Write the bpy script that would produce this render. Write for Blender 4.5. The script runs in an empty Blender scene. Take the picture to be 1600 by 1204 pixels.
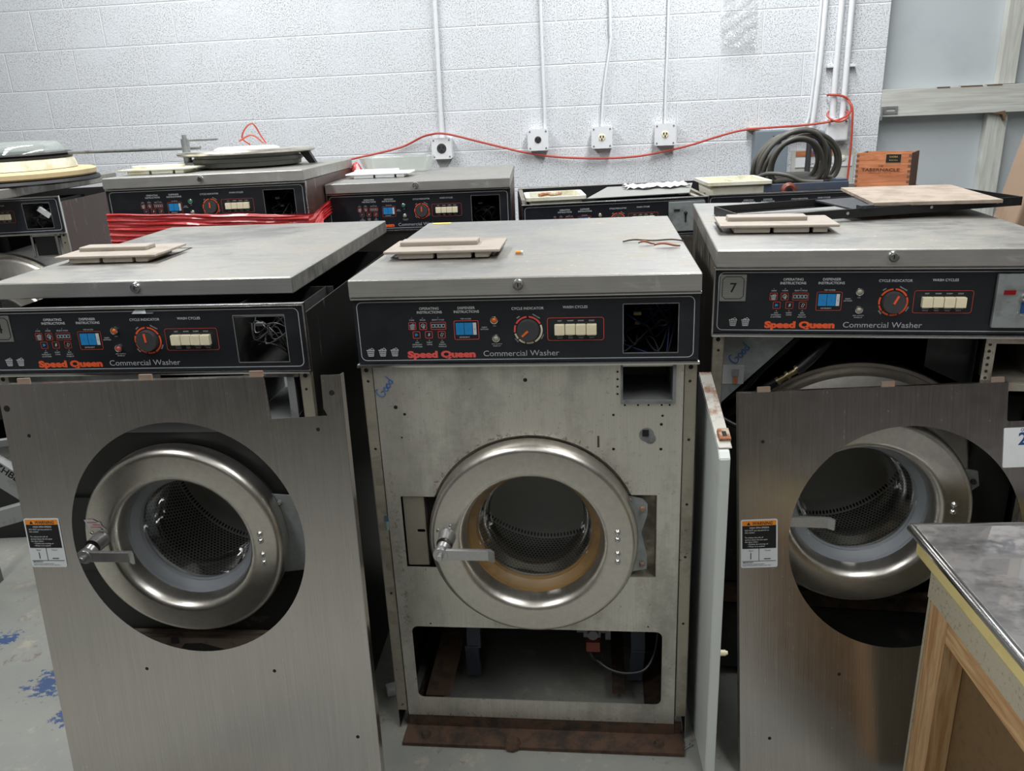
import bpy, bmesh, math, random
from mathutils import Matrix, Vector
random.seed(7)
S = bpy.context.scene
COL = S.collection
PI = math.pi

# ------------------------------------------------------------------ camera
FPX, PITCH, ROLL, CAMH = 1265.07, 0.3392, -0.0457, 1.328
def cam_setup():
    cd = bpy.data.cameras.new('camera'); co = bpy.data.objects.new('camera', cd); COL.objects.link(co)
    cd.sensor_fit = 'HORIZONTAL'; cd.sensor_width = 36; cd.lens = FPX / 1600 * 36; cd.clip_start = .02
    f = Vector((0, math.cos(PITCH), -math.sin(PITCH))); r = Vector((1, 0, 0)); u = r.cross(f)
    c, s = math.cos(ROLL), math.sin(ROLL)
    r2 = c*r + s*u; u2 = -s*r + c*u
    m = Matrix.Identity(4)
    for i in range(3):
        m[i][0] = r2[i]; m[i][1] = u2[i]; m[i][2] = -f[i]
    m[2][3] = CAMH
    co.matrix_world = m; S.camera = co
cam_setup()
S.view_settings.view_transform = 'Standard'; S.view_settings.look = 'None'; S.view_settings.gamma = 1
S.view_settings.use_curve_mapping = False
S.view_settings.exposure = 0.10
# ------------------------------------------------------------------ world and lamps
w = bpy.data.worlds.new('world'); S.world = w; w.use_nodes = True
w.node_tree.nodes['Background'].inputs[0].default_value = (.8, .87, 1, 1)
w.node_tree.nodes['Background'].inputs[1].default_value = .3
FLOOR = -.03
CEIL = 3.3
def lamp(name, loc, sx, sy, power, col=(1, .97, .93), rot=(0, 0, 0)):
    d = bpy.data.lights.new(name, 'AREA'); d.shape = 'RECTANGLE'; d.size = sx; d.size_y = sy; d.energy = power; d.color = col
    o = bpy.data.objects.new(name, d); COL.objects.link(o); o.location = loc; o.rotation_euler = rot
    return o
lamp('ceiling_lamp', (-1.6, 2.9, 3.2), .35, 2.4, 84, (.97, .985, 1))
lamp('ceiling_lamp', (1.0, 2.9, 3.2), .35, 2.4, 84, (.97, .985, 1))
lamp('ceiling_lamp', (-1.6, .2, 3.2), .35, 2.4, 46, (.98, .99, 1))
lamp('ceiling_lamp', (1.0, .2, 3.2), .35, 2.4, 46, (.98, .99, 1))
lamp('ceiling_lamp', (-.4, -2.0, 3.2), .35, 2.4, 8, (.98, .98, 1))

# ------------------------------------------------------------------ mesh builder
class MB:
    def __init__(s): s.bm = bmesh.new(); s.sm = []
    def _faces(s, vs, fs, mi=0, smooth=False):
        bv = [s.bm.verts.new(v) for v in vs]; out = []
        for f in fs:
            try:
                q = s.bm.faces.new([bv[i] for i in f]); q.material_index = mi; q.smooth = smooth; out.append(q)
            except ValueError: pass
        return bv
    def box(s, x0, x1, y0, y1, z0, z1, mi=0, mat=None):
        vs = [(x, y, z) for z in (z0, z1) for y in (y0, y1) for x in (x0, x1)]
        if mat: vs = [mat @ Vector(v) for v in vs]
        s._faces(vs, [(0, 2, 3, 1), (4, 5, 7, 6), (0, 1, 5, 4), (2, 6, 7, 3), (0, 4, 6, 2), (1, 3, 7, 5)], mi); return s
    def bbox(s, x0, x1, y0, y1, z0, z1, b=.003, mi=0, seg=2, mat=None):
        t = bmesh.new(); bmesh.ops.create_cube(t, size=1)
        for v in t.verts: v.co = Vector(((x0+x1)/2 + v.co.x*(x1-x0), (y0+y1)/2 + v.co.y*(y1-y0), (z0+z1)/2 + v.co.z*(z1-z0)))
        bmesh.ops.bevel(t, geom=list(t.edges), offset=b, segments=seg, affect='EDGES', profile=.6)
        s.merge_bm(t, mat or Matrix.Identity(4), mi, True); t.free(); return s
    def merge_bm(s, t, m, mi=0, smooth=False):
        t.verts.index_update()
        s._faces([m @ v.co for v in t.verts], [[v.index for v in f.verts] for f in t.faces], mi, smooth)
    def merge_mesh(s, me, m, mi=0, smooth=False):
        s._faces([m @ v.co for v in me.vertices], [list(p.vertices) for p in me.polygons], mi, smooth); return s
    def lathe(s, prof, c=(0, 0, 0), n=48, mi=0, axis='y', smooth=True, a0=0, a1=2*PI):
        # prof: list of (radius, along axis). axis y: circle in xz. axis z: circle in xy
        full = abs(a1-a0-2*PI) < 1e-6; m = n if full else n+1
        vs = []
        for k in range(m):
            a = a0 + (a1-a0)*k/n; ca, sa = math.cos(a), math.sin(a)
            for r, h in prof:
                vs.append({'y': (c[0]+r*ca, c[1]+h, c[2]+r*sa), 'z': (c[0]+r*ca, c[1]+r*sa, c[2]+h), 'x': (c[0]+h, c[1]+r*ca, c[2]+r*sa)}[axis])
        p = len(prof); fs = []
        for k in range(n):
            j = (k+1) % m
            for i in range(p-1):
                a, b, c2, d = k*p+i, k*p+i+1, j*p+i+1, j*p+i
                if prof[i][0] == 0 and prof[i+1][0] == 0: continue
                fs.append((a, b, c2, d))
        s._faces(vs, fs, mi, smooth); return s
    def cyl(s, p0, p1, r, n=16, mi=0, r1=None, cap=True, smooth=True):
        p0, p1 = Vector(p0), Vector(p1); r1 = r if r1 is None else r1
        d = (p1-p0).normalized(); u = d.orthogonal().normalized(); v = d.cross(u)
        vs = [p0 + (u*math.cos(2*PI*k/n) + v*math.sin(2*PI*k/n))*r for k in range(n)] + [p1 + (u*math.cos(2*PI*k/n) + v*math.sin(2*PI*k/n))*r1 for k in range(n)]
        s._faces(vs, [(k, (k+1) % n, n+(k+1) % n, n+k) for k in range(n)], mi, smooth)
        if cap:
            s._faces(vs[:n], [tuple(range(n))[::-1]], mi); s._faces(vs[n:], [tuple(range(n))], mi)
        return s
    def tube(s, pts, r, n=10, mi=0, sub=6, closed=False):
        P = spline(pts, sub, closed); N = len(P); rings = []
        prev = None
        for i in range(N):
            t = (P[(i+1) % N] - P[i-1]) if closed else (P[min(i+1, N-1)] - P[max(i-1, 0)])
            t = t.normalized() if t.length > 1e-9 else Vector((1, 0, 0))
            u = t.orthogonal().normalized() if prev is None else (prev - t*prev.dot(t))
            u = u.normalized() if u.length > 1e-6 else t.orthogonal().normalized()
            prev = u; v = t.cross(u)
            rings += [P[i] + (u*math.cos(2*PI*k/n) + v*math.sin(2*PI*k/n))*r for k in range(n)]
        fs = []
        for i in range(N if closed else N-1):
            j = (i+1) % N
            fs += [(i*n+k, i*n+(k+1) % n, j*n+(k+1) % n, j*n+k) for k in range(n)]
        if not closed: fs += [tuple(range(n))[::-1], tuple((N-1)*n+k for k in range(n))]
        s._faces(rings, fs, mi, True); return s
    def poly(s, pts, mi=0): s._faces(pts, [tuple(range(len(pts)))], mi); return s
    def prism(s, pts, d, mi=0):
        n = len(pts); d = Vector(d); a = [Vector(p) for p in pts]; b = [p+d for p in a]
        s._faces(a+b, [tuple(range(n))[::-1], tuple(range(n, 2*n))] + [(k, (k+1) % n, n+(k+1) % n, n+k) for k in range(n)], mi); return s
    def build(s, name, mats, parent=None, matrix=None, recalc=True):
        if recalc: bmesh.ops.recalc_face_normals(s.bm, faces=s.bm.faces)
        me = bpy.data.meshes.new(name); s.bm.to_mesh(me); s.bm.free()
        sm = any(p.use_smooth for p in me.polygons)
        if sm: me.set_sharp_from_angle(angle=math.radians(38))
        for m in (mats if isinstance(mats, (list, tuple)) else [mats]): me.materials.append(m)
        o = bpy.data.objects.new(name, me); COL.objects.link(o)
        if parent: o.parent = parent
        if matrix: o.matrix_world = matrix
        if sm:
            wn = o.modifiers.new('normals', 'WEIGHTED_NORMAL'); wn.keep_sharp = True; wn.weight = 80
        return o
def spline(pts, sub=6, closed=False):
    P = [Vector(p) for p in pts]; n = len(P)
    if sub <= 1 or n < 3: return P
    out = []
    for i in range(n if closed else n-1):
        if closed: a, b, c, d = P[i-1], P[i], P[(i+1) % n], P[(i+2) % n]
        else: a, b, c, d = P[max(i-1, 0)], P[i], P[i+1], P[min(i+2, n-1)]
        for k in range(sub):
            t = k/sub
            out.append(.5*((2*b) + (c-a)*t + (2*a-5*b+4*c-d)*t*t + (3*b-3*c+d-a)*t**3))
    if not closed: out.append(P[-1])
    return out
def rrect(x0, x1, z0, z1, r=.005, n=5):
    out = []
    for cx, cz, a in ((x1-r, z1-r, 0), (x0+r, z1-r, 90), (x0+r, z0+r, 180), (x1-r, z0+r, 270)):
        for k in range(n+1):
            t = math.radians(a + 90*k/n); out.append((cx+r*math.cos(t), cz+r*math.sin(t)))
    return out
def circ(cx, cz, r, n=64): return [(cx+r*math.cos(2*PI*k/n), cz+r*math.sin(2*PI*k/n)) for k in range(n)]
XZ = Matrix(((1, 0, 0, 0), (0, 0, -1, 0), (0, 1, 0, 0), (0, 0, 0, 1)))   # plane (x,y) -> (x,z), facing -y
def eval_mesh(cu):
    o = bpy.data.objects.new('t', cu); COL.objects.link(o)
    bpy.context.view_layer.update()
    me = bpy.data.meshes.new_from_object(o.evaluated_get(bpy.context.evaluated_depsgraph_get()))
    bpy.data.objects.remove(o); return me
def fill(loops, th):
    """flat sheet from outlines (the first is the rim, others holes); thickness th centred on the plane"""
    cu = bpy.data.curves.new('f', 'CURVE'); cu.dimensions = '2D'; cu.fill_mode = 'BOTH'; cu.extrude = th/2
    for lp in loops:
        sp = cu.splines.new('POLY'); sp.points.add(len(lp)-1); sp.use_cyclic_u = True
        for p, q in zip(sp.points, lp): p.co = (q[0], q[1], 0, 1)
    return eval_mesh(cu)
def sheet(mb, loops, y, th=.0015, mi=0):
    mb.merge_mesh(fill(loops, th), Matrix.Translation((0, y, 0)) @ XZ, mi); return mb
_tc = {}
def text_me(t, size=1, bold=0, shear=0, align='CENTER'):
    k = (t, bold, shear, align)
    if k not in _tc:
        cu = bpy.data.curves.new('x', 'FONT'); cu.body = t; cu.size = 1; cu.offset = bold; cu.shear = shear; cu.align_x = align
        cu.extrude = 0; cu.resolution_u = 3; _tc[k] = eval_mesh(cu)
    return _tc[k]
def put_text(mb, t, x, z, cap, y, mi=0, bold=0, shear=0, align='CENTER', width=None, rot=0, base=None):
    """cap: height of a capital; width squeezes the line to fit; z is the baseline"""
    me = text_me(t, 1, bold, shear, align); s = cap/.72
    sx = s
    if width:
        xs = [v.co.x for v in me.vertices]; sx = width/(max(xs)-min(xs))
    m = Matrix.Translation((x, y, z)) @ XZ @ Matrix.Rotation(rot, 4, 'Z') @ Matrix.Diagonal((sx, s, 1, 1))
    if base: m = base @ m
    mb.merge_mesh(me, m, mi)
def outline(mb, pts, wd, y, mi=0):
    n = len(pts); c = Vector((sum(p[0] for p in pts)/n, sum(p[1] for p in pts)/n)); inn = []
    for i in range(n):
        a = Vector(pts[i-1]); b = Vector(pts[i]); d = Vector(pts[(i+1) % n])
        t = (d-a).normalized(); nr = Vector((-t.y, t.x)); 
        if nr.dot(c-b) < 0: nr = -nr
        inn.append(b+nr*wd)
    for i in range(n):
        j = (i+1) % n
        mb.poly([(pts[i][0], y, pts[i][1]), (pts[j][0], y, pts[j][1]), (inn[j].x, y, inn[j].y), (inn[i].x, y, inn[i].y)], mi)

# ------------------------------------------------------------------ materials
def lin(c):
    return tuple(((v/255) / 12.92 if v/255 <= .04045 else ((v/255 + .055)/1.055)**2.4) for v in c) + (1,)
class NT:
    def __init__(s, name):
        s.m = bpy.data.materials.new(name); s.m.use_nodes = True; s.t = s.m.node_tree; s.n = s.t.nodes; s.b = s.n['Principled BSDF']
    def add(s, typ, **kw):
        n = s.n.new(typ)
        for k, v in kw.items():
            if k.startswith('i_'):
                key = k[2:]; key = int(key) if key.isdigit() else key.replace('_', ' ')
                n.inputs[key].default_value = v
            else: setattr(n, k, v)
        return n
    def link(s, a, b): s.t.links.new(a, b)
    def coord(s, sc=(1, 1, 1), loc=(0, 0, 0)):
        tc = s.add('ShaderNodeTexCoord'); mp = s.add('ShaderNodeMapping'); mp.inputs['Scale'].default_value = sc; mp.inputs['Location'].default_value = loc
        s.link(tc.outputs['Object'], mp.inputs[0]); return mp.outputs[0]
    def noise(s, co, scale, detail=4, rough=.55, dist=0):
        n = s.add('ShaderNodeTexNoise'); n.inputs['Scale'].default_value = scale; n.inputs['Detail'].default_value = detail
        n.inputs['Roughness'].default_value = rough; n.inputs['Distortion'].default_value = dist; s.link(co, n.inputs['Vector']); return n.outputs['Fac']
    def ramp(s, fac, stops):
        r = s.add('ShaderNodeValToRGB'); el = r.color_ramp.elements
        while len(el) < len(stops): el.new(.5)
        for e, (p, c) in zip(el, stops): e.position = p; e.color = c if len(c) == 4 else (*c, 1)
        s.link(fac, r.inputs[0]); return r.outputs[0]
    def mix(s, fac, a, b):
        m = s.add('ShaderNodeMix'); m.data_type = 'RGBA'
        for v, i in ((fac, 0), (a, 6), (b, 7)):
            if hasattr(v, 'is_linked'): s.link(v, m.inputs[i])
            else: m.inputs[i].default_value = v
        return m.outputs[2]
    def math(s, op, a, b=None):
        m = s.add('ShaderNodeMath'); m.operation = op
        for i, v in enumerate((a, b)):
            if v is None: continue
            if hasattr(v, 'is_linked'): s.link(v, m.inputs[i])
            else: m.inputs[i].default_value = v
        return m.outputs[0]
    def bump(s, h, st=.3, d=.002):
        b = s.add('ShaderNodeBump'); b.inputs['Strength'].default_value = st; b.inputs['Distance'].default_value = d
        s.link(h, b.inputs['Height']); s.link(b.outputs[0], s.b.inputs['Normal'])
    def set(s, **kw):
        for k, v in kw.items():
            i = s.b.inputs[{'col': 'Base Color', 'rough': 'Roughness', 'metal': 'Metallic', 'spec': 'Specular IOR Level', 'coat': 'Coat Weight', 'trans': 'Transmission Weight', 'alpha': 'Alpha', 'ior': 'IOR'}[k]]
            if hasattr(v, 'is_linked'): s.link(v, i)
            else: i.default_value = v
BW = lambda v: (v, v, v, 1)
def plain(name, rgb, rough=.5, metal=0, spot=None, spot_scale=30, amount=.58, bump=0, bscale=200, spec=.5):
    t = NT(name); t.set(col=lin(rgb), rough=rough, metal=metal, spec=spec); co = t.coord()
    f = t.noise(co, spot_scale, 6, .65)
    other = lin(spot) if spot else tuple(x*.93 for x in lin(rgb)[:3]) + (1,)
    t.set(col=t.mix(t.ramp(f, [(amount-.06, BW(0)), (amount+.12, BW(1))]), lin(rgb), other))
    if bump: t.bump(t.noise(co, bscale, 3), bump)
    return t.m
def steel(name, rgb=(196, 195, 190), rough=.28, dirt=None, dirt_amt=.62, dscale=7, grain=(3, 3, 260), stretch=None, rust=False, rr=.12, metal=1):
    t = NT(name); t.set(metal=metal)
    g = t.noise(t.coord(grain), 3, 3, .7)
    big = t.noise(t.coord((1, 1, 1)), 5, 3)
    sm = t.noise(t.coord((1, 1, 1)), 26, 5, .7)
    c = lin(rgb)
    col = t.mix(t.ramp(g, [(.3, BW(0)), (.7, BW(1))]), tuple(x*.86 for x in c[:3]) + (1,), c)
    r = t.math('ADD', t.math('MULTIPLY', g, rr), t.math('MULTIPLY', sm, .16)); r = t.math('ADD', r, rough-.14)
    if dirt:
        f = t.math('ADD', t.math('MULTIPLY', big, .55), t.math('MULTIPLY', sm, .45))
        mk = t.ramp(f, [(dirt_amt-.1, BW(0)), (dirt_amt+.1, BW(1))])
        col = t.mix(mk, col, lin(dirt)); r = t.math('ADD', r, t.math('MULTIPLY', mk, .3))
        t.set(metal=t.math('SUBTRACT', metal, t.math('MULTIPLY', mk, .8)))
    if rust:
        v = t.noise(t.coord((1, 1, 1)), 55, 8, .8)
        v2 = t.noise(t.coord((1, 1, 1), (3, 1, 2)), 4, 2)
        mk = t.ramp(t.math('ADD', t.math('MULTIPLY', v, .7), t.math('MULTIPLY', v2, .3)), [(.605, BW(0)), (.64, BW(1))])
        col = t.mix(mk, col, lin((96, 66, 44))); r = t.math('ADD', r, t.math('MULTIPLY', mk, .4))
    t.set(col=col, rough=r)
    t.bump(t.math('ADD', t.math('MULTIPLY', g, .3), big), .12, .003)
    return t.m
M = {}
def lid_steel():
    t = NT('dusty_lid_steel'); co = t.coord(); big = t.noise(co, 3.5, 4, .6, .6); mid = t.noise(t.coord((1, 3, 1)), 14, 7, .75); g = t.noise(t.coord((3, 120, 3)), 3, 3, .7)
    sc = t.noise(t.coord((2.2, 22, 2)), 3.5, 5, .75, .8)
    col = t.mix(t.ramp(g, [(.3, BW(0)), (.7, BW(1))]), lin((158, 158, 155)), lin((176, 175, 171)))
    dust = t.ramp(t.math('ADD', t.math('MULTIPLY', big, .6), t.math('MULTIPLY', mid, .4)), [(.42, BW(0)), (.60, BW(1))])
    col = t.mix(t.math('MULTIPLY', dust, .75), col, lin((140, 134, 122)))
    dark = t.ramp(sc, [(.60, BW(0)), (.72, BW(1))])
    col = t.mix(t.math('MULTIPLY', dark, .6), col, lin((84, 82, 78)))
    spk = t.ramp(t.noise(co, 110, 2), [(.70, BW(0)), (.73, BW(1))]); col = t.mix(spk, col, lin((196, 192, 182)))
    t.set(col=col, metal=t.math('SUBTRACT', .88, t.math('MULTIPLY', dust, .42)), rough=t.math('ADD', .34, t.math('MULTIPLY', dust, .2)))
    t.bump(t.math('ADD', big, t.math('MULTIPLY', mid, .15)), .12, .004); return t.m
def front_steel():
    t = NT('worn_front_steel'); co = t.coord(); g = t.noise(t.coord((150, 3, 3)), 3, 3, .7); big = t.noise(t.coord((2.2, 1, .7)), 3.0, 4, .6); sm = t.noise(co, 30, 6, .75)
    col = t.mix(t.ramp(g, [(.3, BW(0)), (.7, BW(1))]), lin((206, 203, 195)), lin((222, 219, 210)))
    mk = t.ramp(t.math('ADD', t.math('MULTIPLY', big, .7), t.math('MULTIPLY', sm, .3)), [(.46, BW(0)), (.64, BW(1))])
    col = t.mix(t.math('MULTIPLY', mk, .7), col, lin((142, 140, 134)))
    sp = t.add('ShaderNodeSeparateXYZ'); t.link(co, sp.inputs[0])
    def band(ax, c, w, f): return t.ramp(t.math('ABSOLUTE', t.math('SUBTRACT', sp.outputs[ax], c)), [(w*f, BW(1)), (w, BW(0))])
    edge = t.math('MULTIPLY', band(0, -.283, .020, .2), t.ramp(sp.outputs[2], [(.15, BW(0)), (.3, BW(1)), (.62, BW(1)), (.72, BW(0))]))
    d2 = t.math('SQRT', t.math('ADD', t.math('POWER', t.math('SUBTRACT', sp.outputs[0], .004), 2.0), t.math('POWER', t.math('SUBTRACT', sp.outputs[2], .512), 2.0)))
    arcm = t.ramp(t.math('ABSOLUTE', t.math('SUBTRACT', d2, .221)), [(.002, BW(1)), (.010, BW(0))])
    low = t.ramp(sp.outputs[2], [(.03, BW(1)), (.055, BW(0))])
    region = t.math('MAXIMUM', edge, t.math('MAXIMUM', arcm, low))
    v = t.noise(co, 85, 7, .8)
    r1 = t.ramp(t.math('ADD', v, t.math('MULTIPLY', region, .095)), [(.60, BW(0)), (.68, BW(.85))])
    speck = t.ramp(t.noise(t.coord((1, 1, 1), (4, 1, 7)), 60, 4, .7), [(.69, BW(0)), (.72, BW(1))])
    col = t.mix(t.math('MAXIMUM', r1, speck), col, lin((114, 92, 70)))
    t.set(col=col, metal=t.math('SUBTRACT', .80, t.math('MULTIPLY', r1, .7)), rough=t.math('ADD', .38, t.math('MULTIPLY', mk, .14)))
    t.bump(t.math('ADD', t.math('MULTIPLY', g, .3), big), .15, .004); return t.m
M['steel'] = steel('brushed_steel', (206, 203, 196), .30)
M['steel_panel'] = steel('brushed_panel_steel', (208, 203, 200), .25, grain=(130, 130, 2), rr=.10)
M['edge_steel'] = steel('lid_edge_steel', (214, 213, 209), .40, metal=.9, grain=(2, 3, 200), dirt=(130, 128, 122), dirt_amt=.66)
M['steel_front'] = front_steel()
M['steel_lid'] = lid_steel()
M['steel_ring'] = steel('door_ring_steel', (214, 210, 202), .36, grain=(30, 3, 30), rr=.08)
M['chrome'] = steel('bright_trim', (225, 225, 225), .2)
M['cast'] = steel('cast_handle_metal', (196, 196, 196), .38, grain=(60, 60, 60), metal=.85)
M['zinc'] = steel('galvanised_sheet', (168, 174, 174), .42, dirt=(124, 130, 130), dirt_amt=.55, metal=.8)
M['post'] = steel('edge_post_steel', (178, 172, 158), .42, dirt=(120, 112, 98), dirt_amt=.58, rust=True, metal=.8)
M['drum'] = None
M['black'] = plain('black_paint', (24, 24, 25), .45, spot=(52, 50, 48), spot_scale=18, amount=.64)
M['inside'] = plain('dark_interior', (30, 29, 28), .75, spot=(58, 52, 46), spot_scale=24, amount=.62, bump=.3)
M['panel'] = plain('black_control_panel', (30, 32, 37), .32, spot=(40, 42, 46), spot_scale=9, amount=.6)
M['white'] = plain('white_print', (205, 210, 212), .5)
M['grey_print'] = plain('grey_print', (168, 174, 178), .5)
M['orange'] = plain('orange_print', (232, 92, 48), .5)
M['coral'] = plain('faded_red_print', (226, 88, 84), .5)
M['red_line'] = plain('red_line_print', (190, 76, 58), .5)
M['blue'] = plain('blue_print', (28, 132, 196), .5)
M['cream'] = plain('cream_plastic', (238, 228, 196), .4)
M['knob'] = plain('dark_grey_plastic', (62, 62, 64), .45)
M['amber'] = plain('amber_lens', (226, 110, 40), .25)
M['pink'] = plain('pink_lens', (200, 92, 88), .3)
M['green'] = plain('green_lens', (30, 130, 92), .25)
M['clear_lens'] = plain('clear_lens', (170, 168, 150), .2)
M['tray'] = plain('beige_plastic', (160, 150, 138), .55, spot=(138, 126, 112), spot_scale=14)
M['rubber_grey'] = plain('grey_rubber', (140, 145, 150), .5)
M['rubber_tan'] = plain('tan_rubber', (134, 106, 66), .45, spot=(100, 80, 50), spot_scale=12)
M['rubber_black'] = plain('black_rubber', (26, 26, 27), .5)
M['rust'] = plain('rusted_iron', (78, 58, 43), .85, spot=(46, 38, 31), spot_scale=26, amount=.5, bump=.6, bscale=90)
M['tabm'] = plain('dull_tab', (128, 112, 98), .7, spot=(150, 96, 66), spot_scale=30)
M['rust_bright'] = plain('flaking_rust', (150, 92, 58), .85, spot=(190, 178, 160), spot_scale=38, amount=.5, bump=.5, bscale=90)
M['blue_grey'] = plain('blue_grey_paint', (72, 82, 98), .5, spot=(110, 80, 58), spot_scale=14, amount=.66)
M['hose'] = plain('black_hose', (20, 20, 21), .4)
M['cable'] = plain('dark_grey_cable', (84, 82, 76), .5)
M['cord'] = plain('orange_red_cord', (182, 74, 58), .45)
M['wall_pipe'] = plain('white_painted_pipe', (226, 229, 231), .45)
M['box_white'] = plain('white_painted_metal', (230, 232, 234), .45)
M['cream_white'] = plain('off_white_plastic', (226, 224, 206), .4, spot=(196, 190, 160), spot_scale=8)
M['slot'] = plain('black_slot', (12, 12, 12), .7)
M['panel_white'] = plain('white_enamel', (206, 212, 208), .35, spot=(176, 180, 176), spot_scale=5, amount=.64)
M['grey_paint'] = plain('grey_blue_enclosure', (120, 130, 138), .5)
M['card'] = plain('brown_cardboard', (150, 126, 104), .8, spot=(130, 108, 88), spot_scale=10)
M['ply'] = plain('weathered_board', (160, 146, 132), .75, spot=(136, 122, 108), spot_scale=16, amount=.5, bump=.2)
M['paper'] = plain('white_paper', (220, 222, 222), .8)
M['blue_ink'] = plain('blue_marker', (44, 92, 158), .6)
M['dark_blue'] = plain('navy_print', (26, 66, 120), .5)
M['sticker_orange'] = plain('warning_orange', (226, 138, 44), .5)
M['scuff'] = plain('grey_scuffed_metal', (120, 122, 122), .5, spot=(80, 80, 80), spot_scale=20)
def streaked(name, a, b, bsc=(9, 9, 1.6), amt=.57):
    t = NT(name); co = t.coord(bsc); f = t.noise(co, 4.5, 8, .72)
    f2 = t.noise(t.coord(), 2.2, 2)
    mk = t.ramp(t.math('ADD', t.math('MULTIPLY', f, .75), t.math('MULTIPLY', f2, .25)), [(amt, BW(0)), (amt+.09, BW(1))])
    t.set(col=t.mix(mk, lin(a), lin(b)), rough=.42); t.bump(f, .15); return t.m
M['side_dark'] = streaked('scratched_black_side', (20, 19, 18), (96, 88, 78), amt=.585)
M['side_brown'] = streaked('scratched_brown_side', (66, 46, 40), (136, 122, 112))
M['side_grime'] = streaked('grimy_side', (44, 42, 38), (120, 112, 98), amt=.5)
def drum_mat():
    t = NT('perforated_drum'); t.set(metal=.2, rough=.48)
    tc = t.add('ShaderNodeTexCoord'); sp = t.add('ShaderNodeSeparateXYZ'); t.link(tc.outputs['Object'], sp.inputs[0])
    ang = t.math('ARCTAN2', sp.outputs[2], sp.outputs[0])
    u = t.math('MULTIPLY', ang, 27.0); v = t.math('MULTIPLY', sp.outputs[1], 95)
    row = t.math('MODULO', t.math('FLOOR', v), 2.0)
    fu = t.math('SUBTRACT', t.math('FRACT', t.math('ADD', t.math('ADD', u, 200), t.math('MULTIPLY', row, .5))), .5)
    fv = t.math('SUBTRACT', t.math('FRACT', v), .5)
    d = t.math('SQRT', t.math('ADD', t.math('MULTIPLY', fu, fu), t.math('MULTIPLY', fv, fv)))
    hole = t.math('LESS_THAN', d, .3)
    rad = t.math('SQRT', t.math('ADD', t.math('MULTIPLY', sp.outputs[0], sp.outputs[0]), t.math('MULTIPLY', sp.outputs[2], sp.outputs[2])))
    hole = t.math('MULTIPLY', hole, t.math('GREATER_THAN', rad, .225))
    t.set(col=t.mix(hole, lin((226, 224, 218)), lin((14, 14, 14))))
    return t.m
M['drum'] = drum_mat()
def film_mat(name, alpha, dif, rough=.2):
    t = NT(name); o = t.n['Material Output']; tr = t.add('ShaderNodeBsdfTransparent'); gl = t.add('ShaderNodeBsdfGlossy'); gl.inputs['Roughness'].default_value = rough; gl.inputs[0].default_value = (.9, .9, .9, 1)
    df = t.add('ShaderNodeBsdfDiffuse'); df.inputs[0].default_value = lin(dif); m1 = t.add('ShaderNodeMixShader'); m1.inputs[0].default_value = .35; t.link(df.outputs[0], m1.inputs[1]); t.link(gl.outputs[0], m1.inputs[2])
    m2 = t.add('ShaderNodeMixShader'); m2.inputs[0].default_value = alpha; t.link(tr.outputs[0], m2.inputs[1]); t.link(m1.outputs[0], m2.inputs[2]); t.link(m2.outputs[0], o.inputs[0]); return t.m
def glass_mat(name, tint=(1, 1, 1), rough=.02, strength=1.0, base=.04):
    t = NT(name); o = t.n['Material Output']; tr = t.add('ShaderNodeBsdfTransparent'); tr.inputs[0].default_value = (*tint, 1)
    gl = t.add('ShaderNodeBsdfGlossy'); gl.inputs['Roughness'].default_value = rough
    fr = t.add('ShaderNodeFresnel'); fr.inputs[0].default_value = 1.5
    mx = t.add('ShaderNodeMixShader'); f = t.math('ADD', t.math('MULTIPLY', fr.outputs[0], strength), base-.04)
    t.link(f, mx.inputs[0]); t.link(tr.outputs[0], mx.inputs[1]); t.link(gl.outputs[0], mx.inputs[2]); t.link(mx.outputs[0], o.inputs[0]); return t.m
M['glass'] = glass_mat('door_glass', (.88, .90, .91), .03, .55)
M['film'] = film_mat('clear_plastic', .34, (226, 228, 228))
M['dish'] = film_mat('dish_glass', .42, (196, 206, 198), .08)
def redfilm():
    t = NT('red_stretch_film'); f = t.noise(t.coord((2, 2, 60)), 2, 5, .7)
    t.set(col=t.mix(t.ramp(f, [(.35, BW(0)), (.65, BW(1))]), lin((150, 26, 30)), lin((212, 62, 62))), rough=.25, coat=.4); t.bump(f, .6, .006); return t.m
M['redfilm'] = redfilm()
def wood(name, a, b, sc=(3, 3, 30), rough=.6):
    t = NT(name); co = t.coord(sc); f = t.noise(co, 2.2, 4, .6, 1.4)
    t.set(col=t.mix(t.ramp(f, [(.35, BW(0)), (.62, BW(1))]), lin(a), lin(b)), rough=rough); t.bump(f, .08); return t.m
M['pine'] = wood('pine', (206, 172, 128), (172, 128, 82), (30, 30, 2.4))
M['pine_rail'] = wood('pine_rail', (206, 172, 128), (172, 128, 82), (30, 2.4, 30))
M['cedar'] = wood('cigar_box_wood', (206, 134, 92), (170, 100, 62), (3, 3, 26))
M['cedar_dark'] = plain('dark_end_wood', (112, 84, 66), .8)
M['hardboard'] = plain('brown_hardboard', (112, 88, 56), .75, spot=(98, 76, 48), spot_scale=60, bump=.2)
M['chipboard'] = plain('speckled_chipboard', (176, 168, 146), .8, spot=(112, 100, 80), spot_scale=150, amount=.62, bump=.3)
M['cream_edge'] = plain('cream_edging', (222, 204, 140), .6, spot=(202, 182, 118), spot_scale=9)
M['door_wood'] = wood('white_painted_timber', (208, 210, 204), (186, 186, 178), (1.2, 1.2, 22))
M['door_ply'] = plain('painted_door_panel', (190, 197, 200), .55, spot=(180, 188, 192), spot_scale=2.5)
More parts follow.
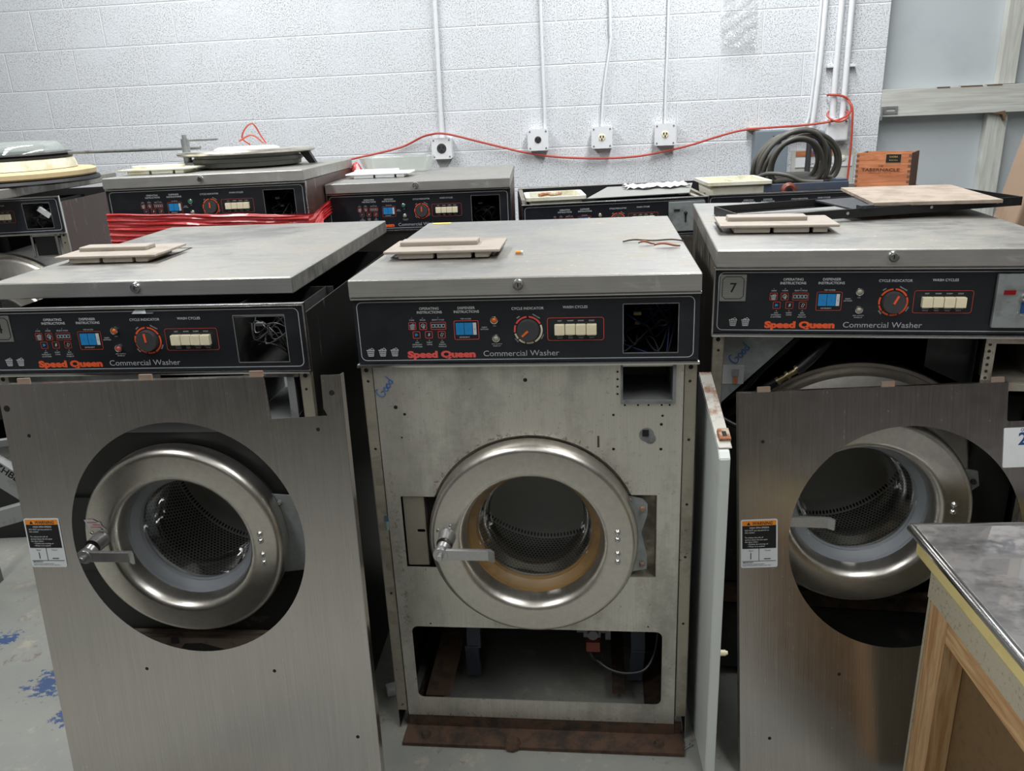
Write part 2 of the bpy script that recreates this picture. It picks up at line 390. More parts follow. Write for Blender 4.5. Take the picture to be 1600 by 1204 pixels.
def mirror_top():
    t = NT('glossy_dark_glass_top'); f = t.noise(t.coord((1, 2.2, 1)), 6, 6, .65)
    g = t.noise(t.coord((1, 1, 1)), 60, 3)
    k = t.ramp(t.math('ADD', t.math('MULTIPLY', f, .8), t.math('MULTIPLY', g, .2)), [(.5, BW(0)), (.66, BW(1))])
    t.set(col=t.mix(k, lin((206, 202, 200)), lin((128, 128, 130))), metal=.72, rough=t.math('ADD', t.math('MULTIPLY', k, .2), .03)); return t.m
M['mirror'] = mirror_top()

# ------------------------------------------------------------------ tagging
def thing(name, label, cat, matrix=None, group=None):
    o = bpy.data.objects.new(name, None); COL.objects.link(o); o['label'] = label; o['category'] = cat; o.empty_display_size = .05
    if group: o['group'] = group
    if matrix: o.matrix_world = matrix
    return o
def tag(o, label, cat, group=None, kind=None):
    o['label'] = label; o['category'] = cat
    if group: o['group'] = group
    if kind: o['kind'] = kind
    return o
def struct(o): o['kind'] = 'structure'; return o
# ------------------------------------------------------------------ the setting
WA, WY = -.13463, 4.4916
WM = Matrix(((math.cos(WA), -math.sin(WA), 0, 0), (math.sin(WA), math.cos(WA), 0, WY), (0, 0, 1, 0), (0, 0, 0, 1)))
def block_wall():
    t = NT('painted_blockwork')
    tc = t.add('ShaderNodeTexCoord'); sp = t.add('ShaderNodeSeparateXYZ'); t.link(tc.outputs['Object'], sp.inputs[0])
    cb = t.add('ShaderNodeCombineXYZ')
    t.link(t.math('ADD', sp.outputs[0], 2.536 + .4064*20), cb.inputs[0]); t.link(t.math('ADD', sp.outputs[2], -1.4834 + .2032*20), cb.inputs[1])
    br = t.add('ShaderNodeTexBrick'); t.link(cb.outputs[0], br.inputs['Vector'])
    br.offset = .5; br.offset_frequency = 2
    for k, v in (('Scale', 1), ('Mortar Size', .0045), ('Mortar Smooth', .6), ('Brick Width', .4064), ('Row Height', .2032)): br.inputs[k].default_value = v
    mort = br.outputs['Fac']
    n1 = t.noise(tc.outputs['Object'], 165, 3, .6); n2 = t.noise(tc.outputs['Object'], 3.2, 3); n3 = t.noise(tc.outputs['Object'], 46, 3, .7)
    pit = t.ramp(n1, [(.355, BW(0)), (.445, BW(1))]); region = t.ramp(n2, [(.35, BW(.25)), (.65, BW(1))])
    pit2 = t.math('SUBTRACT', 1, t.math('MULTIPLY', t.math('SUBTRACT', 1, pit), region))
    h = t.math('ADD', t.math('MULTIPLY', pit2, .8), t.math('MULTIPLY', n3, .5))
    h = t.math('ADD', t.math('MULTIPLY', h, t.math('SUBTRACT', 1, mort)), t.math('MULTIPLY', mort, .45))
    col = t.mix(pit2, lin((176, 181, 187)), lin((220, 224, 228)))  # pits are also darkened in the colour, standing in for their shade
    col = t.mix(t.ramp(n2, [(.4, BW(0)), (.75, BW(.5))]), col, lin((226, 228, 228)))
    col = t.mix(t.math('MULTIPLY', mort, .8), col, lin((236, 239, 242)))
    t.set(col=col, rough=.6, spec=.35); t.bump(h, .8, .006); return t.m
def floor_mat():
    t = NT('painted_concrete_floor'); co = t.coord()
    a = t.noise(co, 1.6, 5, .6); b = t.noise(co, 14, 6, .7); c = t.noise(co, 70, 4, .7)
    col = t.mix(t.ramp(a, [(.35, BW(0)), (.65, BW(1))]), lin((124, 127, 122)), lin((146, 145, 137)))
    col = t.mix(t.ramp(b, [(.55, BW(0)), (.66, BW(.8))]), col, lin((160, 153, 138)))
    col = t.mix(t.ramp(t.noise(co, 9, 8, .8), [(.585, BW(0)), (.66, BW(.8))]), col, lin((100, 80, 64)))
    col = t.mix(t.ramp(t.noise(t.coord((1, 1, 1), (5, 2, 0)), 7, 7, .8), [(.685, BW(0)), (.7, BW(1))]), col, lin((50, 76, 118)))
    col = t.mix(t.ramp(c, [(.66, BW(0)), (.7, BW(1))]), col, lin((96, 88, 78)))
    sp = t.add('ShaderNodeSeparateXYZ'); t.link(co, sp.inputs[0]); msk = None
    for x, y, r in ((-1.22, 1.72, .10), (-1.45, 1.92, .07), (-1.12, 1.60, .06), (-1.30, 1.55, .07)):
        d = t.math('SQRT', t.math('ADD', t.math('POWER', t.math('SUBTRACT', sp.outputs[0], x), 2.0), t.math('POWER', t.math('SUBTRACT', sp.outputs[1], y), 2.0)))
        m1 = t.math('SUBTRACT', 1, t.math('DIVIDE', d, r)); msk = m1 if msk is None else t.math('MAXIMUM', msk, m1)
    pn = t.noise(t.coord((1, 1.6, 1)), 42, 5, .7)
    bl = t.ramp(t.math('ADD', pn, t.math('MULTIPLY', t.math('MAXIMUM', msk, 0.0), .35)), [(.70, BW(0)), (.72, BW(1))])
    col = t.mix(bl, col, lin((48, 72, 112)))
    t.set(col=col, rough=.55); t.bump(b, .1); return t.m
M['floor'] = floor_mat()
M['block'] = block_wall()
M['room'] = plain('room_paint', (150, 148, 144), .8)
M['room_dark'] = plain('dark_room_paint', (92, 88, 82), .8)
M['ceil'] = plain('ceiling_paint', (196, 196, 192), .9)
struct(MB().box(-4.5, 4.6, -3.6, 5.7, FLOOR-.1, FLOOR).build('floor', M['floor']))
struct(MB().box(-4.5, 4.6, -3.6, 5.7, CEIL, CEIL+.1).build('ceiling', M['ceil']))
struct(MB().box(-4.7, 1.914, 0, .2, FLOOR, CEIL).build('wall_back', M['block'], matrix=WM))
struct(MB().box(-4.5, -4.4, -3.6, 5.7, FLOOR, CEIL).build('wall_left', M['room']))
struct(MB().box(4.4, 4.5, -3.6, 5.7, FLOOR, CEIL).build('wall_right', M['room']))
struct(MB().box(-4.4, 4.4, -3.6, -3.5, FLOOR, CEIL).build('wall_front', M['room_dark']))
# timber door to the right of the blockwork
d = struct(MB().box(1.85, 4.7, .085, .12, FLOOR, CEIL).build('door_1', M['door_ply'], matrix=WM))
def dchild(mb, name, m):
    o = mb.build(name, m, parent=d); return o
dchild(MB().bbox(1.915, 4.6, .0, .084, 1.165, 1.294, .003), 'rail', M['door_wood'])
M['stile'] = wood('white_painted_stile', (208, 210, 204), (186, 186, 178), (22, 1.2, 1.2))
mb = MB(); mb.bbox(2.462, 2.54, .03, .084, 1.296, CEIL-.01, .003); dchild(mb, 'upper_stile', M['stile'])
mb = MB(); mb.bbox(2.436, 2.53, .03, .084, FLOOR+.002, 1.163, .003); dchild(mb, 'lower_stile', M['stile'])
mb = MB(); sheet(mb, [rrect(1.917, 1.996, 1.178, 1.214, .002), rrect(1.94, 1.985, 1.190, 1.203, .006)], -.003, .004); mb.box(1.917, 1.921, -.02, -.001, 1.15, 1.214); dchild(mb, 'latch_plate', M['scuff'])
mb = MB()   # splintered wood showing on the rail
for x, z, a in ((2.17, 1.2935, .06), (2.28, 1.294, .10), (2.40, 1.2945, .07)): mb.box(x, x+a, -.0015, .03, z-.004, z+.0015)
mb.prism([(2.44, -.0015, 1.164), (2.50, -.0015, 1.172), (2.51, -.0015, 1.15), (2.505, -.0015, 1.125), (2.49, -.0015, 1.155)], (0, .04, 0)); dchild(mb, 'splintered_wood', plain('bare_split_wood', (112, 90, 68), .9))

def onwall(name, label, cat, group=None): return thing(name, label, cat, WM.copy(), group)
# outlets with their conduits
def outlet(u, z, dark, label, pipe, pr, sc=.052):
    t = onwall('outlet_box', label, 'outlet', 'outlet boxes along the block wall')
    MB().bbox(u-sc, u+sc, -.05, -.0005, z-sc, z+sc, .006).build('box', M['box_white'], t)
    f = MB(); sheet(f, [rrect(u-sc-.002, u+sc+.002, z-sc-.002, z+sc+.002, .01)], -.0515, .003)
    o = f.build('cover_plate', M['box_white'], t)
    mb = MB()
    for dx in (-1, 1):
        for dz in (-1, 1): mb.lathe([(0, -.003), (.0035, -.003), (.0045, 0)], (u+dx*(sc-.01), -.053, z+dz*(sc-.01)), 12)
    mb.build('screws', M['scuff'], t)
    r = .026 if dark == 2 else .018
    mb = MB(); mb.lathe([(0, -.004), (r-.003, -.004), (r, 0)], (u, -.053, z), 28)
    mb.build('socket', [M['knob'], M['cream'], M['knob']][dark] if dark != 1 else M['cream'], t)
    mb = MB()
    for dx, dz in ((-.4, .25), (.4, .25), (0, -.45)): mb.box(u+dx*r-.003, u+dx*r+.003, -.0585, -.056, z+dz*r-.005, z+dz*r+.005)
    mb.build('socket_slots', M['slot'], t)
    p = tag(MB().tube(pipe, pr, 12).build('conduit', M['wall_pipe'], matrix=WM), label.replace('outlet box', 'conduit').split(' on ')[0].split(' with ')[0] if 0 else pipe_label[label], 'conduit', 'conduits down to the outlet boxes')
    return t
pipe_label = {}
L1 = 'white outlet box with a large round black socket, the orange cord passing over its top'
L2 = 'white outlet box with a small round black socket'
L3 = 'white outlet box with a cream socket under the wavy conduit'
L4 = 'white outlet box with a cream socket under a straight conduit'
pipe_label[L1] = 'thick white conduit above the large round black socket'
pipe_label[L2] = 'straight white conduit above the small round black socket'
pipe_label[L3] = 'wavy white conduit running down to a cream socket'
pipe_label[L4] = 'thin straight white conduit down to a cream socket'
y = -.018
outlet(-.312, 1.098, 2, L1, [(-.30, y, CEIL-.01), (-.303, y, 1.82), (-.311, y, 1.3), (-.312, -.022, 1.152)], .0115)
outlet(.203, 1.123, 0, L2, [(.23, y, CEIL-.01), (.234, y, 1.79), (.239, y, 1.3), (.24, -.022, 1.177)], .0075)
outlet(.535, 1.122, 1, L3, [(.575, y, CEIL-.01), (.578, y, 1.77), (.583, y, 1.6), (.556, y, 1.42), (.543, y, 1.32), (.535, -.022, 1.177)], .0075)
outlet(.857, 1.125, 1, L4, [(.868, y, CEIL-.01), (.865, y, 1.755), (.859, y, 1.35), (.858, -.022, 1.178)], .0075)
# thick conduits at the end of the wall
def pipe(pts, r, label, m='wall_pipe', nm='conduit'):
    return tag(MB().tube(pts, r, 14).build(nm, M[m], matrix=WM), label, 'conduit', 'thick conduits beside the timber door')
pipe([(1.588, -.02, CEIL-.01), (1.586, -.02, 1.715), (1.573, -.02, 1.25), (1.56, -.02, 1.15)], .007, 'thin white conduit with a grey lower end, hugging a thicker one beside the disconnect switch')
pipe([(1.61, -.022, CEIL-.01), (1.607, -.022, 1.714), (1.594, -.022, 1.25), (1.583, -.022, 1.118)], .013, 'white conduit that turns grey and drops behind the coiled cable')
pipe([(1.581, -.022, 1.083), (1.58, -.022, 1.0), (1.578, -.022, .8)], .0135, 'dark grey lower conduit behind the coiled cable', 'knob')
pipe([(1.68, -.024, CEIL-.01), (1.68, -.024, 1.71), (1.68, -.024, 1.3), (1.682, -.024, 1.17)], .015, 'thick white conduit into the top of the junction box, nearer the disconnect switch')
pipe([(1.73, -.024, CEIL-.01), (1.728, -.024, 1.71), (1.729, -.024, 1.3), (1.728, -.024, 1.17)], .015, 'thick white conduit into the top of the junction box, nearer the timber door')
for u, lb in ((1.655, 'small white clamp on the thick conduit nearer the disconnect switch'), (1.752, 'small white clamp on the thick conduit nearer the timber door')): tag(MB().bbox(u-.02, u+.02, -.03, -.0005, 1.407, 1.419, .002).build('pipe_clamp', M['wall_pipe'], matrix=WM), lb, 'clamp')
t = onwall('junction_box', 'white rounded junction box at the foot of the two thick conduits', 'junction box')
mb = MB(); mb.bbox(1.648, 1.756, -.06, -.0005, 1.06, 1.168, .012, seg=3); mb.build('box', M['box_white'], t)
mb = MB(); mb.lathe([(0, -.003), (.004, -.003), (.005, 0)], (1.74, -.061, 1.155), 10); mb.lathe([(0, -.003), (.004, -.003), (.005, 0)], (1.664, -.061, 1.073), 10); mb.build('screws', M['scuff'], t)
t = onwall('disconnect_switch', 'grey electrical disconnect box behind the coiled cable', 'switch box')
MB().bbox(1.30, 1.462, -.10, -.0005, .86, 1.125, .006).build('enclosure', M['grey_paint'], t)
MB().box(1.385, 1.425, -.108, -.1, 1.065, 1.1).build('switch_plate', M['slot'], t)
mb = MB(); mb.lathe([(.007, -.001), (.012, -.001)], (1.405, -.109, 1.082), 20); mb.build('dial_mark', M['white'], t)
mb = MB(); mb.cyl((1.463, -.03, 1.10), (1.648, -.03, 1.10), .012); mb.build('side_pipe', M['grey_paint'], t)
MB().box(1.27, 1.33, -.05, -.0005, 1.128, 1.14).build('bracket', M['rust_bright'], t)
mb = MB(); mb.tube([(1.62, -.03, 1.10), (1.605, -.04, 1.07), (1.6, -.04, 1.0)], .004, 8); tag(mb.build('wire', plain('blue_wire', (70, 70, 150), .5), matrix=WM), 'thin blue wire looping below the pipe at the disconnect box', 'wire')
# sign strip
t = onwall('wall_sign', 'long white label strip with a wooden edge behind the coiled cable', 'sign')
mb = MB(); sheet(mb, [rrect(1.50, 1.81, .82, 1.02, .004)], -.006, .006); mb.build('backing', plain('translucent_backing', (200, 200, 192), .4), t)
MB().box(1.52, 1.70, -.014, -.0095, .99, 1.015).build('wooden_strip', M['cedar'], t)
MB().box(1.52, 1.80, -.0145, -.0095, .935, .983).build('label_strip', M['box_white'], t)
mb = MB(); put_text(mb, 'LIBERTY', 1.66, .965, .011, -.0152); put_text(mb, 'AW 32 HYDRAULIC', 1.655, .945, .011, -.0152); mb.build('lettering', M['slot'], t)
MB().box(1.645, 1.665, -.013, -.0095, .85, .925).build('dark_strip', M['knob'], t)
mb = MB(); mb.cyl((1.69, -.016, .87), (1.745, -.016, .965), .007, 8); mb.lathe([(0, -.012), (.013, -.008), (.016, 0)], (1.752, -.012, .975), 14); mb.build('white_wand', M['cream_white'], t)
# orange cord on the wall
y = -.03
cord = [(-.86, -.2, 1.055), (-.564, -.03, 1.105), (-.419, -.04, 1.159), (-.36, -.06, 1.172), (-.313, -.075, 1.176), (-.25, -.06, 1.165), (-.143, -.04, 1.134), (.0, y, 1.094), (.128, y, 1.061), (.29, y, 1.033), (.465, y, 1.019), (.6, y, 1.016), (.732, y, 1.022), (.86, y, 1.041), (.992, -.035, 1.068), (1.12, -.06, 1.105), (1.246, -.075, 1.133), (1.40, -.075, 1.14), (1.53, -.06, 1.143), (1.651, -.075, 1.155), (1.72, -.08, 1.172), (1.755, -.07, 1.205), (1.75, -.05, 1.245), (1.718, -.05, 1.272), (1.66, -.045, 1.282), (1.65, -.02, 1.279)]
tag(MB().tube(cord, .0055, 8).build('extension_cord', M['cord'], matrix=WM), 'orange red extension cord draped along the block wall', 'cord')
tag(MB().tube([(1.655, -.05, 1.205), (1.648, -.06, 1.185), (1.665, -.085, 1.165), (1.70, -.09, 1.155), (1.735, -.085, 1.168), (1.745, -.07, 1.19), (1.735, -.05, 1.20)], .005, 8).build('extension_cord', M['cord'], matrix=WM), 'orange cord wrapped round the foot of the two thick conduits', 'cord')
tag(MB().tube([(1.74, -.055, 1.25), (1.758, -.075, 1.22), (1.764, -.08, 1.15), (1.768, -.08, 1.0), (1.765, -.08, .84), (1.77, -.09, .80)], .0055, 8).build('extension_cord', M['cord'], matrix=WM), 'orange cord hanging straight down past the junction box', 'cord')
# plastic bag
mb = MB(); nx, nz = 40, 60; vs = []
for j in range(nz+1):
    for i in range(nx+1):
        a, b = i/nx, j/nz
        u = 1.125+.165*a + .006*math.sin(9*b+3*a); z = 1.525+.27*b+.004*math.sin(11*a)
        yy = -.012-.012*abs(math.sin(7*a+4*b)) - .01*abs(math.sin(13*b-5*a+1)) - .012*math.sin(PI*a)
        vs.append((u, yy+random.uniform(-.0028, .0028)-.006*abs(math.sin(31*a+19*b+2*math.sin(17*b))), z))
mb._faces(vs, [(j*(nx+1)+i, j*(nx+1)+i+1, (j+1)*(nx+1)+i+1, (j+1)*(nx+1)+i) for j in range(nz) for i in range(nx)], 0, False)
tag(mb.build('plastic_bag', M['film'], matrix=WM), 'crumpled clear plastic bag taped high on the block wall', 'bag')

# ------------------------------------------------------------------ washing machines
POSE = {
'M': (0.0269, 1.4723, -0.1157, -0.0008, -0.0088, -0.0287), 'R': (0.7213, 1.5065, -0.1650, 0.0078, -0.0102, -0.0160),
'L': (-0.7230, 1.5271, -0.0859, 0.0060, -0.0161, -0.0316), 'B0': (-1.9853, 3.1045, 0.0219, -0.0047, -0.0098, 0.0454),
'B1': (-0.9636, 2.6861, -0.0291, -0.0011, -0.0230, 0.0933), 'B2': (-0.3053, 2.9223, -0.0376, 0.0038, -0.0189, 0.0215),
'B3': (0.3945, 2.8788, 0.0050, -0.0036, -0.0100, -0.0363), 'B4': (1.0788, 3.0166, -0.0218, 0.0001, -0.0100, -0.0496)}
def pose_matrix(k):
    x, y, a, t, t2, dz = POSE[k]; c, s = math.cos(a), math.sin(a)
    T = Matrix(((1, 0, t, 0), (0, 1, -t2, 0), (-t, t2, 1, dz), (0, 0, 0, 1)))
    return Matrix(((c, -s, 0, x), (s, c, 0, y), (0, 0, 1, 0), (0, 0, 0, 1))) @ T
def basket(mb, x, z, s, y, mi):
    def ln(a, b, wd=.0009):
        a, b = Vector(a), Vector(b); t = (b-a).normalized(); n = Vector((-t.y, t.x))*wd/2
        mb.poly([(x+p.x*s, y, z+p.y*s) for p in (a-n/s, b-n/s, b+n/s, a+n/s)], mi)
    ln((-.55, .3), (.55, .3), .0014)
    for k in range(5): ln((-.45+.225*k, .3), (-.34+.17*k, -.5))
    ln((-.45, .02), (.45, .02)); ln((-.38, -.25), (.38, -.25)); ln((-.34, -.5), (.34, -.5), .0014)
    ln((-.3, .3), (-.15, .5)); ln((-.15, .5), (.1, .38)); ln((.0, .42), (.2, .62)); ln((.2, .62), (.42, .45)); ln((.42, .45), (.4, .3))
def control_print(P, brand, nb, y, badge=None, hide=None):
    mb = MB()   # 0 white 1 grey 2 brand 3 red line 4 blue 5 black
    outline(mb, rrect(-.319, .3165, .8885, 1.0055, .011), .0016, y, 1)
    for k in range(nb): basket(mb, -.2995+.0238*k + (.0 if nb == 3 else .012), .9055, .0145, y, 0)
    put_text(mb, 'Speed Queen', -.160, .8945, .0125, y, 2, bold=.062, width=.133)
    put_text(mb, 'Commercial Washer', -.0065, .8955, .0115, y, 1, width=.145)
    put_text(mb, 'OPERATING', -.178, .9885, .0050, y, 0, .01); put_text(mb, 'INSTRUCTIONS', -.178, .9812, .0050, y, 0, .01)
    put_text(mb, 'DISPENSER', -.107, .9885, .0050, y, 0, .01); put_text(mb, 'INSTRUCTIONS', -.107, .9812, .0050, y, 0, .01)
    put_text(mb, 'CYCLE INDICATOR', .009, .9855, .0050, y, 0, .01); put_text(mb, 'WASH CYCLES', .098, .9865, .0050, y, 0, .01)
    for x, t in ((-.213, '1'), (-.192, '2'), (-.1625, '3')): put_text(mb, t, x, .9715, .0023, y, 0)
    for x, t in ((-.213, 'LOAD'), (-.192, 'DOOR'), (-.1625, 'SELECT CYCLE')): put_text(mb, t, x, .9675, .0026, y, 0)
    for x in (-.213, -.192): outline(mb, rrect(x-.0072, x+.0072, .9495, .9645, .002), .0009, y, 3)
    outline(mb, rrect(-.1775, -.1475, .9495, .9645, .002), .0009, y, 3)
    basket(mb, -.213, .956, .0095, y, 1)
    mb.lathe([(.0030, 0), (.0042, 0)], (-.192, y, .9575), 14, 1, smooth=False); mb.poly([(-.1925, y, .952), (-.189, y, .952), (-.191, y, .959), (-.1925, y, .959)], 1)
    for k in range(4): outline(mb, rrect(-.1755+k*.0066, -.1696+k*.0066, .9535, .9605, .0003, 1), .0011, y, 1)
    for x in (-.206, -.182, -.157): outline(mb, rrect(x-.0072, x+.0072, .9325, .9465, .002), .0009, y, 3)
    mb.poly([(-.209, y, .9365), (-.203, y, .939), (-.2045, y, .942), (-.209, y, .9425)], 4)
    mb.poly([(-.184, y, .9365), (-.18, y, .9375), (-.1795, y, .943), (-.1825, y, .9425)], 1)
    outline(mb, [(-.160, .9365), (-.156, .9355), (-.153, .942), (-.1575, .9435)], .0012, y, 1)
    for x, ls in ((-.206, ('4', 'ADD', 'DETERGENT', '& SOFTENER')), (-.182, ('5', 'INSERT', 'COINS')), (-.157, ('6', 'ADD', 'BLEACH', 'WHEN LIT'))):
        for k, t in enumerate(ls): put_text(mb, t, x, .9275-.0042*k, .0025, y, 0)
    put_text(mb, 'TOP ACCESS', -.109, .9685, .0026, y, 0)
    outline(mb, rrect(-.1325, -.085, .929, .9665, .003), .0009, y, 3)
    mb.box(-.129, -.1135, y-.0002, y, .9385, .962, 4); mb.box(-.1125, -.097, y-.0002, y, .9385, .962, 4); mb.box(-.096, -.0895, y-.0002, y, .9385, .962, 0)
    put_text(mb, '1', -.121, .948, .003, y-.0004, 5); put_text(mb, '2', -.105, .948, .003, y-.0004, 5); put_text(mb, '3', -.0928, .948, .003, y-.0004, 5)
    put_text(mb, 'DETERGENT', -.113, .9325, .0026, y, 0)
    put_text(mb, 'FABRIC', -.074, .9515, .0024, y, 0); put_text(mb, 'SOFTENER', -.074, .9475, .0024, y, 0)
    put_text(mb, 'ON', -.0545, .954, .0026, y, 0)
    put_text(mb, 'ADD BLEACH', -.052, .9185, .0024, y, 0); put_text(mb, 'WHEN LIT', -.052, .9145, .0024, y, 0)
    for k, (a0, a1) in enumerate(((95, 150), (28, 86), (-62, 22), (-100, -68), (-135, -105), (-165, -140), (158, 190))):
        mb.lathe([(.0238, 0), (.0272, 0)], (.009, y, .946), 10, (3 if brand != 'coral' else (3, 3, 6, 6, 6, 6, 3)[k]) if brand != 'orange' else 2, smooth=False, a0=math.radians(a0), a1=math.radians(a1))
    for t, a in (('SPIN', 125), ('PREWASH', 60), ('WASH', -25), ('RINSE', -140)):
        r = math.radians(a); put_text(mb, t, .009+.0305*math.cos(r), .946+.0305*math.sin(r)-.001, .0025, y, 0, rot=r-PI/2 if a > 0 else r+PI/2)
    outline(mb, rrect(.045, .151, .9245, .9690, .005), .0009, y, 3)
    for k, (a, b, c) in enumerate((('HOT', 'HEAVILY', 'SOILED'), ('WARM', 'PERM.', 'PRESS'), ('WARM', 'NORMAL', 'WASH'), ('COLD', 'DELICATE', 'KNITS'))):
        x = .0685+.0198*k
        put_text(mb, a, x, .9615, .0026, y, 0); put_text(mb, b, x, .9325, .0024, y, 0); put_text(mb, c, x, .9285, .0024, y, 0)
    return mb.build('lettering', [M['white'], M['grey_print'], M[brand], M['red_line'] if brand != 'coral' else M['coral'], M['blue'], M['slot'], M['cream']], P)
def control_panel(root, k, brand='orange', nb=2, hole=True, badge=None, lamps=('amber', 'clear_lens'), coin=False, dial_angle=0, light=True):
    mb = MB(); loops = [rrect(-.3255, .3255, .8835, 1.0105, .002)]
    if hole: loops.append(rrect(.187, .287, .899, .992, .001, 1))
    sheet(mb, loops, -.004, .003)
    P = mb.build('control_panel', M['panel'], root)
    tb = MB(); tb.bbox(-.328, .328, -.013, -.001, .8765, .8828, .0015); tb.bbox(-.328, .328, -.012, -.001, 1.0105, 1.0155, .0015)
    if k != 'M': tb.box(-.3285, -.3255, -.009, .0, .8765, 1.0155); tb.box(.3255, .3285, -.009, .0, .8765, 1.0155)
    tb.build('trim_rail', M['chrome'], P)
    y = -.0062
    control_print(P, brand, nb, y)
    mb = MB(); mb.lathe([(0, -.010), (.0200, -.010), (.0212, -.008), (.0216, 0)], (.009, -.0055, .946), 40)
    dl = mb.build('cycle_dial', M['knob'], P)
    mb = MB(); m = Matrix.Translation((.009, 0, .946)) @ Matrix.Rotation(dial_angle, 4, 'Y')
    mb.box(-.002, .002, -.0165, -.0155, -.002 if brand != 'coral' else 0, .0155, 0, m); mb.build('pointer', M[brand] if brand != 'coral' else M['amber'], dl)
    for i in range(4):
        x = .0588+.0198*i; dy = (.0, .0015, .0, -.001)[i]
        MB().bbox(x, x+.0190, -.016+dy, -.0055, .937, .957, .0018, seg=2).build('push_button', M['cream'], P)
    for (x, z), lm in zip(((-.0545, .967), (-.0525, .9315)), lamps):
        mb = MB(); mb.lathe([(.0052, -.004), (.0060, -.0055), (.0074, -.005), (.0078, 0)], (x, -.0055, z), 24)
        b = mb.build('indicator_lamp', M['chrome'], P)
        mb = MB(); mb.lathe([(0, -.0062), (.0035, -.0055), (.0054, -.0035)], (x, -.0055, z), 20); mb.build('lens', M[lm], b)
    if hole:
        mb = MB(); outline(mb, rrect(.1855, .2885, .8975, .9935, .001, 1), .0016, -.0062); mb.build('opening_edge', M['scuff'], P)
    if badge:
        mb = MB(); sheet(mb, [rrect(-.316, -.266, .948, 1.001, .001, 1)], -.0066, .0012)
        b = mb.build('number_plate', M['chrome'], P)
        mb = MB(); q = [(-.312, .958), (-.306, .952), (-.276, .952), (-.270, .958), (-.270, .991), (-.276, .997), (-.306, .997), (-.312, .991)]
        outline(mb, q, .0013, -.0076); put_text(mb, badge, -.291, .966, .019, -.0076, 0, .012); mb.build('number', M['slot'], b)
    if coin:
        mb = MB(); mb.bbox(.186, .312, -.016, -.0065, .8985, 1.0015, .003)
        c = mb.build('coin_plate', M['zinc'], P)
        if k == 'R':
            MB().box(.199, .219, -.0175, -.016, .963, .971).build('display', plain('red_display', (132, 20, 26), .2), c)
            mb = MB(); mb.lathe([(0, -.010), (.006, -.008), (.007, 0)], (.2345, -.016, .958), 18); mb.build('coin_button', M['chrome'], c)
            mb = MB(); mb.box(.232, .24, -.018, -.016, .928, .948); mb.build('coin_slot', M['dark_blue'], c)
            mb = MB(); mb.tube([(.228, -.0165, .930), (.229, -.022, .926), (.238, -.022, .9255)], .0012, 6); mb.build('wire_hook', M['chrome'], c)
        else:
            MB().box(.205, .225, -.0172, -.016, .968, .976).build('display_slot', M['slot'], c)
            mb = MB(); mb.box(.243, .249, -.0175, -.016, .93, .965); mb.lathe([(0, -.01), (.005, -.008), (.006, 0)], (.246, -.016, .962), 14); mb.build('coin_slot', M['slot'], c)
    # compartment behind the panel and its wires
    mb = MB(); mb.box(-.319, .319, .22, .223, .875, 1.0); mb.box(-.319, .319, .001, .22, .872, .875)
    if hole: mb.box(.172, .174, .001, .22, .875, 1.0); mb.box(.302, .304, .001, .22, .875, 1.0)
    mb.build('component_bay', M['inside'], root)
    if hole:
        rnd = random.Random(hash(k) % 97 if 0 else sum(map(ord, k)))
        mb = MB()
        for i in range(13):
            a = rnd.uniform(.895, .985); pts = [(rnd.uniform(.176, .20), .06+.04*rnd.random(), a)]
            for j in range(3): pts.append((.2+.03*j+rnd.uniform(-.01, .015), rnd.uniform(.03, .12), a+rnd.uniform(-.03, .03) if a < .96 else a+rnd.uniform(-.04, .01)))
            pts.append((rnd.uniform(.28, .3), .1, rnd.uniform(.9, .985))); mb.tube(pts, .0016, 6, 0 if i % 3 else 1, 5)
        mb.box(.208, .222, .045, .055, .958, .964, 2); mb.box(.212, .222, .08, .09, .93, .936, 2)
        mb.build('wiring', [plain('grey_wire', (62, 64, 72), .5), plain('dark_blue_wire', (42, 58, 104), .5), plain('tan_connector', (150, 128, 84), .6)] if k == 'M' else [M['knob'], M['hose'], M['scuff']], root)
    return P
def dispenser_cover(parent, m, x0=-.305, y0=.17, z=1.053, name='dispenser_cover', rot=0):
    mt = Matrix.Translation((x0, y0, z)) @ Matrix.Rotation(rot, 4, 'Z')
    mb = MB()
    mb.bbox(.0, .245, 0, .15, .013, .019, .0028, mat=mt)
    mb.bbox(.022, .190, .062, .108, .017, .029, .004, mat=mt, seg=3)
    for a, b in ((.03, .105), (.112, .185), (.192, .222)): mb.bbox(a, b, .006, .12, .0015, .0145, .003, mat=mt)
    o = mb.build(name, m, parent)
    return o
def lid(root, z=1.0165, mat=None, cover='tray', lock=True, m=None):
    mb = MB(); mb.bbox(-.3265, .3265, -.02, .758, z, z+.0345, .0035, seg=3, mat=m)
    o = mb.build('lid', mat or M['steel_lid'], root)
    mm = m or Matrix.Identity(4)
    face = MB(); face.bbox(-.3255, .3255, -.0215, -.0195, z+.002, z+.0325, .0008, mat=mm)
    face.build('front_edge', M['edge_steel'], o)
    if lock:
        mb = MB(); mb.lathe([(0, -.007), (.0058, -.007), (.0062, -.0055), (.0075, -.0055), (.0098, -.006), (.0108, -.003), (.0112, 0)], (-.005, -.0215, z+.020), 28)
        for v in mb.bm.verts: v.co = mm @ v.co
        lk = mb.build('lock', M['chrome'], o)
        mb = MB(); mb.box(-.006, -.004, -.0292, -.0285, z+.0165, z+.0235, 0, mm); mb.build('keyhole', M['slot'], lk)
    if cover:
        mb = MB(); outline(mb, rrect(-.3, -.07, .205, .37, .004), .006, 0)
        for v in mb.bm.verts: v.co = mm @ Vector((v.co.x, v.co.z, z+.0352))
        mb.build('cover_recess', M['inside'], o)
        c = dispenser_cover(o, M[cover], z=z+.0353)
        if m:
            for v in c.data.vertices: v.co = m @ v.co
    return o
